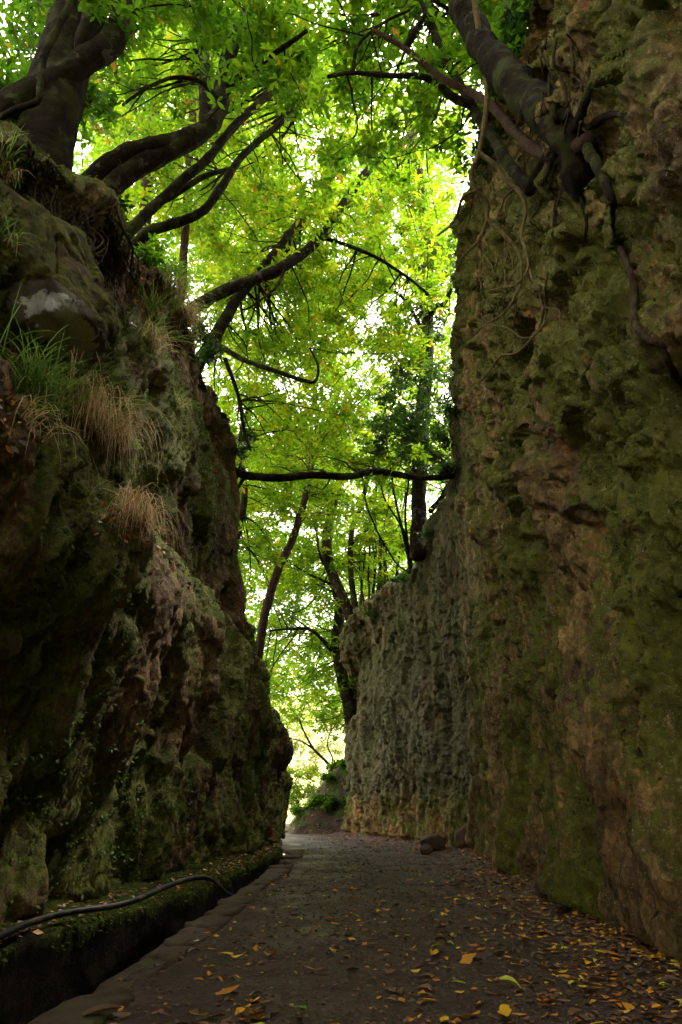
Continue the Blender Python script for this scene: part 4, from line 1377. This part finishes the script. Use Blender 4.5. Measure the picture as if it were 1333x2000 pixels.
def fern(px, py, label, n, L, which=bvhL):
    h_ = hit(px, py, which)
    if h_ is None: return
    c_, nr = h_
    e = empty('fern', c_, label, 'fern', 'ferns on the left wall')
    out = np.array([nr[0], nr[1], 0]); out /= np.linalg.norm(out) + 1e-6
    for j in range(n):
        g = MB()
        a_ = rng.uniform(-1.1, 1.1)
        o = np.array([out[0] * math.cos(a_) - out[1] * math.sin(a_), out[0] * math.sin(a_) + out[1] * math.cos(a_), .55])
        o /= np.linalg.norm(o)
        K = 22
        t_ = np.linspace(0, 1, K)
        rib_ = c_ + o * (t_ * L)[:, None] + np.array([0, 0, -1]) * (t_ ** 2 * L * .45)[:, None]
        V, F = tube(rib_, np.linspace(.004, .001, K), 4)
        g.add(V, F, .4)
        td = np.gradient(rib_, axis=0); td /= np.linalg.norm(td, axis=1)[:, None]
        sd = np.cross(td, [0, 0, 1.]); sd /= np.linalg.norm(sd, axis=1)[:, None]
        ln = L * .30 * np.sin(np.pi * np.clip(t_ * .95 + .08, 0, 1)) ** .8
        for sg in (-1, 1):
            d_ = sd * sg + td * .45 + rng.normal(0, .06, (K, 3))
            g.add(*leaves(rib_[2:], d_[2:], np.tile([0, 0, 1.], (K - 2, 1)), ln[2:], ln[2:] * .26, rng.uniform(.2, .9, K - 2), T8))
        g.build('frond', M['grass'], e)


fern(150, 760, 'broad pale green fern frond beside the big grass tuft', 4, .55)
fern(100, 720, 'small fern just under the white lichen patch', 4, .4)
fern(275, 480, 'fern clump on the left crest above the broad tuft', 7, .8)
fern(235, 870, 'little fern under the drooping straw', 4, .35)

# grass over the bank at the far end
gb_ = MB()
for j in range(75):
    a_, b_ = rng.uniform(-2.1, .7), rng.uniform(27.1, 29.6)
    h_ = bvhB.ray_cast(Vector((a_, b_, 9)), Vector((0, 0, -1)))
    if h_[0] is None or h_[0].z < .12: continue
    gb_.add(*blades(16, np.array(h_[0]), np.array([-.4, -.8, 0]), rng, rng.uniform(.25, .5), .022, 2.2, .7, 0, .8))
o = gb_.build('grass', M['grass'], None)
tag(o, 'short grass growing over the earth bank', 'grass', kind='stuff')
# moss fronds and tiny plants standing off the rock
def mossy(Pn, Nn, mv, n, lo, L, name, parent, seed, ymax=19):
    r_ = np.random.default_rng(seed)
    dist = np.linalg.norm(Pn, axis=1)
    w_ = np.clip(mv - lo + .35 * fbm(Pn * 2.5, 2, seed), 0, 1) * ((Pn[:, 1] > 2.2) & (Pn[:, 1] < ymax)) * np.clip(dist / 10, .3, 1.3)
    w_ /= w_.sum()
    i = r_.choice(len(Pn), n, p=w_)
    nr = Nn[i]
    pos = Pn[i] + r_.normal(0, .02, (n, 3)) * (1 - np.abs(nr))
    d = nr * r_.uniform(.2, .9, (n, 1)) + np.array([0, 0, -1.]) * r_.uniform(.2, 1.2, (n, 1)) + r_.normal(0, .35, (n, 3))
    ll = L * r_.uniform(.5, 1.5, n)
    mb = MB()
    mb.add(*leaves(pos - nr * .005, d, nr + r_.normal(0, .3, (n, 3)), ll, ll * r_.uniform(.25, .6, n), r_.uniform(0, 1, n), T2))
    o = mb.build(name, M['moss'], parent, smooth=False)
    o['kind'] = 'stuff'


mossy(PL, NLn, MLs, 66000, .42, .05, 'moss', wl, 201)
mossy(PR, NRn, MRs, 58000, .48, .038, 'moss', wr, 202)
mossy(cp, np.tile([.7, 0, .7], (len(cp), 1)), mossC, 12000, .5, .036, 'moss', ch, 203)

# small green leaf plants low on the left wall
sp = MB()
for j in range(260):
    px, py = rng.uniform(0, 300), rng.uniform(1380, 1790)
    if rng.uniform() < .35: px, py = rng.uniform(300, 520), rng.uniform(1480, 1640)
    if fbm(np.array([[px / 90, py / 120, 3.]]), 2, 8)[0] < 0: continue
    h_ = hit(px, py, bvhL)
    if h_ is None: continue
    c_, nr = h_
    k_ = int(rng.integers(5, 12))
    pos = c_ + rng.normal(0, .04, (k_, 3)) + nr * .02
    d = nr + rng.normal(0, .7, (k_, 3)) + np.array([0, 0, -.4])
    ll = rng.uniform(.03, .07, k_)
    sp.add(*leaves(pos, d, nr + rng.normal(0, .4, (k_, 3)), ll, ll * .5, rng.uniform(0, .8, k_), T4))
if sp.n:
    o = sp.build('creeping_plants', M['grass'], wl, smooth=False); o['kind'] = 'stuff'

# ------------------------------------------------------------------ hose and cable
hp = [PZ(-60, 1850, .14), PZ(0, 1828, .14), PZ(60, 1802, .15), PZ(130, 1783, .16), PZ(220, 1770, .16), PZ(270, 1756, .18), PZ(320, 1734, .20), PZ(370, 1717, .22), PZ(405, 1715, .20)]
d0 = hp[-1][1]
hp += [P(425, 1727, d0 + .1), P(445, 1745, d0 + .15), P(468, 1754, d0 + .35)]
V, F = tube(spline(hp, 90), np.concatenate([np.full(62, .027), np.linspace(.027, .014, 28)]), 10)
tag(obj('hose', V, F, M['hose']), 'black hose lying along the shelf and dipping into the channel', 'hose')
cb = [PZ(572, 1662, .02), PZ(562, 1672, 0), PZ(552, 1690, -.05), PZ(543, 1706, -.12), PZ(532, 1716, -.2)]
V, F = tube(spline(cb, 24), .013, 6)
tag(obj('cable', V, F, M['stone']), 'thin grey cable hanging into the far end of the channel', 'cable')

# ------------------------------------------------------------------ fallen leaves
def fallen_mesh(seed, rnd):
    r_ = np.random.default_rng(seed)
    n = 8
    t_ = np.linspace(0, 1, n)
    rag = r_.uniform(.55, 1.15, (n, 3))
    wdt = np.sin(np.pi * np.clip(t_ * .92 + .04, 0, 1)) ** .75 * .20 * r_.uniform(.75, 1.3)
    cu, cv, tw = r_.uniform(-.4, .7), r_.uniform(-.3, .8), r_.uniform(-1.0, 1.0)
    V = []
    for k in range(n):
        z = cu * (t_[k] - .5) ** 2 * .9
        for s_ in (-1, 0, 1):
            V.append([s_ * wdt[k] * rag[k, s_] + .08 * math.sin(4 * t_[k] + seed), t_[k] - .5 + .03 * s_ * rag[k, 1], z + abs(s_) * cv * wdt[k] + s_ * tw * wdt[k] * (t_[k] - .5)])
    V = np.array(V)
    F = grid_faces(n, 3)
    return mesh_data('fallen_leaf', V, F, M['litter'], {'rnd': np.full(len(V), rnd)})


KINDS = {'yellow': [.80, .86, .92], 'orange': [.64, .72], 'brown': [.18, .3, .42, .5], 'yellow green': [.955], 'green': [1.0]}
LM = {kd: [fallen_mesh(i * 10 + j + q * 3, v) for j, v in enumerate(vs) for q in range(3)] for i, (kd, vs) in enumerate(KINDS.items())}


def leaf_at(x, y, kd, size, label, extra=0.012, me=None):
    o = bpy.data.objects.new('fallen_leaf', me or random.choice(LM[kd]))
    z = float(path_h(np.array([x]), np.array([y]))[0])
    o.location = (x, y, z + extra)
    o.rotation_euler = (random.uniform(-.3, .3), random.uniform(-.3, .3), random.uniform(0, 6.3))
    o.scale = (size,) * 3
    link(o)
    return tag(o, label, 'leaf', 'fallen leaves on the path')


TONE = {.80: 'dull yellow', .86: 'bright yellow', .92: 'lemon yellow', .64: 'rust orange', .72: 'light orange', .18: 'dark brown', .3: 'chocolate brown', .42: 'reddish brown', .5: 'tan brown', .955: 'yellow green', 1.0: 'green'}


def leaf_label(me, x, y, size):
    v = round(me.attributes['rnd'].data[0].value, 3)
    tone = TONE[min(TONE, key=lambda q: abs(q - v))]
    xr, xk = rbase(y), kerbx(min(y, 19))
    big = 'small' if size < .065 else 'large' if size > .09 else 'medium'
    f = (x - xk) / (xr - xk)
    side = 'by the right wall' if f > .85 else 'in the right hand litter' if f > .68 else 'right of the path middle' if f > .52 else 'left of the path middle' if f > .3 else 'near the kerb'
    dist = 'at the bottom edge' if y < 4.3 else 'in the lowest rows' if y < 4.9 else 'in the near rows' if y < 5.6 else 'in the middle rows' if y < 6.4 else 'farther up the path'
    return f'{big} {tone} leaf {side} {dist}'


for (px, py, kd, sz, lab) in [
    (582, 1972, 'green', .12, 'single fresh green leaf lying near the bottom edge of the path'),
    (845, 1868, 'yellow', .13, 'bright yellow curled leaf alone on the bare right half of the path'),
    (440, 1862, 'yellow', .15, 'long yellow leaf at the left end of the cluster beside the kerb'),
    (468, 1868, 'yellow', .10, 'small upright yellow leaf in the cluster beside the kerb'),
    (530, 1866, 'orange', .12, 'orange leaf at the right end of the cluster beside the kerb'),
    (915, 1875, 'orange', .17, 'large orange leaf just right of the bright yellow curled leaf'),
    (445, 1935, 'orange', .12, 'orange leaf below the kerb cluster, second row from the bottom'),
    (390, 1990, 'yellow', .15, 'yellow leaf cut by the bottom edge near the kerb'),
    (490, 1990, 'orange', .17, 'broad orange leaf at the bottom edge left of the green leaf'),
    (620, 1896, 'orange', .14, 'flat tan orange leaf in the middle of the path'),
    (985, 1985, 'yellow', .15, 'yellow and orange leaf at the bottom edge right of the middle'),
    (1000, 1926, 'yellow green', .14, 'pale yellow green leaf in the bottom right litter'),
    (770, 1820, 'yellow', .08, 'small yellow leaf in the middle of the path beyond the green one'),
    (655, 1805, 'yellow', .08, 'small yellow leaf lying left of the path middle'),
    (518, 1778, 'yellow', .09, 'round yellow leaf close to the far kerb stones'),
    (1290, 1900, 'yellow', .14, 'large yellow leaf leaning in the bottom right corner'),
    (195, 1990, 'brown', .19, 'big red brown leaf on the nearest kerb stone'),
    (175, 1925, 'orange', .14, 'twisted orange leaf on the kerb edge over the channel'),
    (1200, 1880, 'orange', .15, 'orange leaf by the foot of the dark near part of the right wall'),
]:
    q = PZ(px, py, .02)
    leaf_at(q[0], q[1], kd, sz * 1.2, lab, .06 if px < 220 else .03)

frng = np.random.default_rng(31)
cand = []
while len(cand) < 3300:
    y = 3.3 * (26 / 3.3) ** frng.uniform(0, 1)
    xr = rbase(y)
    xk = kerbx(min(y, 19))
    if frng.uniform() < .55: x = xr - np.abs(frng.normal(0, .55)) - .02
    else: x = frng.uniform(xk + .1, xr)
    if x < xk + .03: continue
    if fbm(np.array([[x * .9, y * .7, 0.]]), 2, 77)[0] < -.16 - .2 * (xr - x < .6): continue
    cand.append((x, y, xr - x, x - xk))
cand.sort(key=lambda q: q[1])
lit = MB()
for i, (x, y, dr_, dk) in enumerate(cand):
    u = frng.uniform()
    kd = 'brown' if u < .66 else 'orange' if u < .87 else 'yellow' if u < .965 else 'yellow green'
    sz = frng.uniform(.045, .10) * (1.25 if frng.uniform() < .2 else 1)
    if i < 281:
        me = random.choice(LM[kd])
        leaf_at(x, y, kd, sz, leaf_label(me, x, y, sz), .012 + .02 * (dr_ < .8) * frng.uniform(), me)
    else:
        me = random.choice(LM[kd])
        V = np.array([v.co[:] for v in me.vertices]) * sz
        a_ = frng.uniform(0, 6.3)
        V = np.stack([V[:, 0] * math.cos(a_) - V[:, 1] * math.sin(a_), V[:, 0] * math.sin(a_) + V[:, 1] * math.cos(a_), V[:, 2] + V[:, 0] * frng.normal(0, .25)], 1)
        V = V + np.array([x, y, float(path_h(np.array([x]), np.array([y]))[0]) + .012])
        lit.add(V, grid_faces(8, 3), KINDS[kd][int(frng.integers(len(KINDS[kd])))])
by = {}
for o in S.objects:
    if o.name.split('.')[0] == 'fallen_leaf': by.setdefault(o['label'], []).append(o)
ORD = 'leftmost,second,third,fourth,fifth,sixth,seventh,eighth,ninth,tenth,eleventh,twelfth,thirteenth,fourteenth,fifteenth,sixteenth,seventeenth,eighteenth,nineteenth,twentieth'.split(',')
for lab, os_ in by.items():
    if len(os_) < 2: continue
    os_.sort(key=lambda o: o.location.x / o.location.y)
    for q_, o in enumerate(os_):
        o['label'] = lab + (', leftmost one' if q_ == 0 else ', rightmost one' if q_ == len(os_) - 1 else f', {ORD[q_]} from left' if q_ < 20 else '')
# grit and small stones pressed into the path
OCT = np.array([[1, 0, 0], [-1, 0, 0], [0, 1, 0], [0, -1, 0], [0, 0, 1.]])
OCF = np.array([[0, 2, 4], [2, 1, 4], [1, 3, 4], [3, 0, 4]])
n_ = 9000
y = 3.2 * (24 / 3.2) ** frng.uniform(0, 1, n_)
xr = rbase(y); xk = kerbx(np.minimum(y, 17.7))
x = xk + .3 + (xr - xk - .3) * np.clip(frng.normal(.45, .25, n_), 0, 1)
gs = frng.uniform(.006, .022, n_) * np.where(frng.uniform(size=n_) < .06, 1.9, 1)
gv = OCT[None] * frng.uniform(.6, 1.2, (n_, 5, 1)) * gs[:, None, None] * np.array([1, 1, .55])
gv += np.stack([x, y, path_h(x, y)], 1)[:, None]
gb = MB(); gb.add(gv.reshape(-1, 3), (OCF[None] + (np.arange(n_) * 5)[:, None, None]).reshape(-1, 3))
tag(gb.build('gravel', M['stone'], None, smooth=False), 'small dark stones and grit trodden into the path', 'gravel', kind='stuff')
# crumbs of leaf and leaves on shelf, ledges and bank
n_ = 12000
y = 3.2 * (26 / 3.2) ** frng.uniform(0, 1, n_)
xr = rbase(y); xk = kerbx(np.minimum(y, 19))
x = np.where(frng.uniform(size=n_) < .55, xr - np.abs(frng.normal(0, .42, n_)), xk + .1 + (xr - xk - .1) * frng.uniform(size=n_))
x = np.maximum(x, xk + .05)
pos = np.stack([x, y, path_h(x, y) + .008], 1)
d = frng.normal(size=(n_, 3)) * np.array([1, 1, .15]); upv = np.tile([0, 0, 1.], (n_, 1)) + frng.normal(0, .25, (n_, 3))
ll = frng.uniform(.02, .055, n_)
lit.add(*leaves(pos, d, upv, ll, ll * .55, np.where(frng.uniform(size=n_) < .85, frng.uniform(.05, .5, n_), frng.uniform(.6, .9, n_)), T4))
n_ = 900
y = frng.uniform(4.5, 18, n_)
x = np.interp(y, yc, sx) - frng.uniform(.03, .5, n_)
pts = []
for a_, b_ in zip(x, y):
    h_ = bvhC.ray_cast(Vector((a_, b_, 1.5)), Vector((0, 0, -1)))
    if h_[0] is not None: pts.append(h_[0][:])
pos = np.array(pts); n_ = len(pos)
pos[:, 2] += .008
d = frng.normal(size=(n_, 3)) * np.array([1, 1, .2]); upv = np.tile([0, 0, 1.], (n_, 1)) + frng.normal(0, .3, (n_, 3))
ll = frng.uniform(.03, .10, n_)
lit.add(*leaves(pos, d, upv, ll, ll * .5, np.where(frng.uniform(size=n_) < .8, frng.uniform(.1, .55, n_), frng.uniform(.6, .9, n_)), T4))
o = lit.build('leaf_litter', M['litter'], None)
tag(o, 'scattered small brown and yellow leaf litter over the path and shelf', 'leaf litter', kind='stuff')

ll_ = MB()
for (px, py, sx_, sy_, n_) in [(20, 760, 25, 70, 130), (90, 830, 60, 25, 90), (250, 1010, 28, 22, 160), (315, 1045, 25, 18, 80), (275, 540, 22, 40, 160), (480, 1225, 10, 14, 40), (495, 1360, 8, 6, 12), (420, 740, 14, 25, 50)]:
    for j in range(n_):
        h_ = hit(px + frng.normal(0, sx_), py + frng.normal(0, sy_), bvhL)
        if h_ is None: continue
        c_, nr = h_
        l_ = frng.uniform(.05, .11)
        ll_.add(*leaves((c_ + nr * .015)[None], (frng.normal(size=(1, 3)) - nr * .2 + np.array([[0, 0, -.3]])), (nr + frng.normal(0, .4, 3))[None], np.array([l_]), np.array([l_ * .45]), np.array([frng.choice([.2, .35, .5, .6, .66])]), T8))
for j in range(2600):
    a_, b_ = frng.uniform(-2.5, 1.2), frng.uniform(26.8, 33)
    h_ = bvhB.ray_cast(Vector((a_, b_, 6)), Vector((0, 0, -1)))
    if h_[0] is None: continue
    l_ = frng.uniform(.07, .16)
    ll_.add(*leaves((np.array(h_[0]) + (0, 0, .02))[None], frng.normal(size=(1, 3)) * np.array([1, 1, .3]), np.array([[0, -.3, 1.]]) + frng.normal(0, .3, (1, 3)), np.array([l_]), np.array([l_ * .45]), np.array([frng.choice([.2, .35, .5, .6])]), T4))
tag(ll_.build('leaf_litter', M['litter'], None), 'dead brown leaves caught on the ledges of the left wall and the bank', 'leaf litter', kind='stuff')
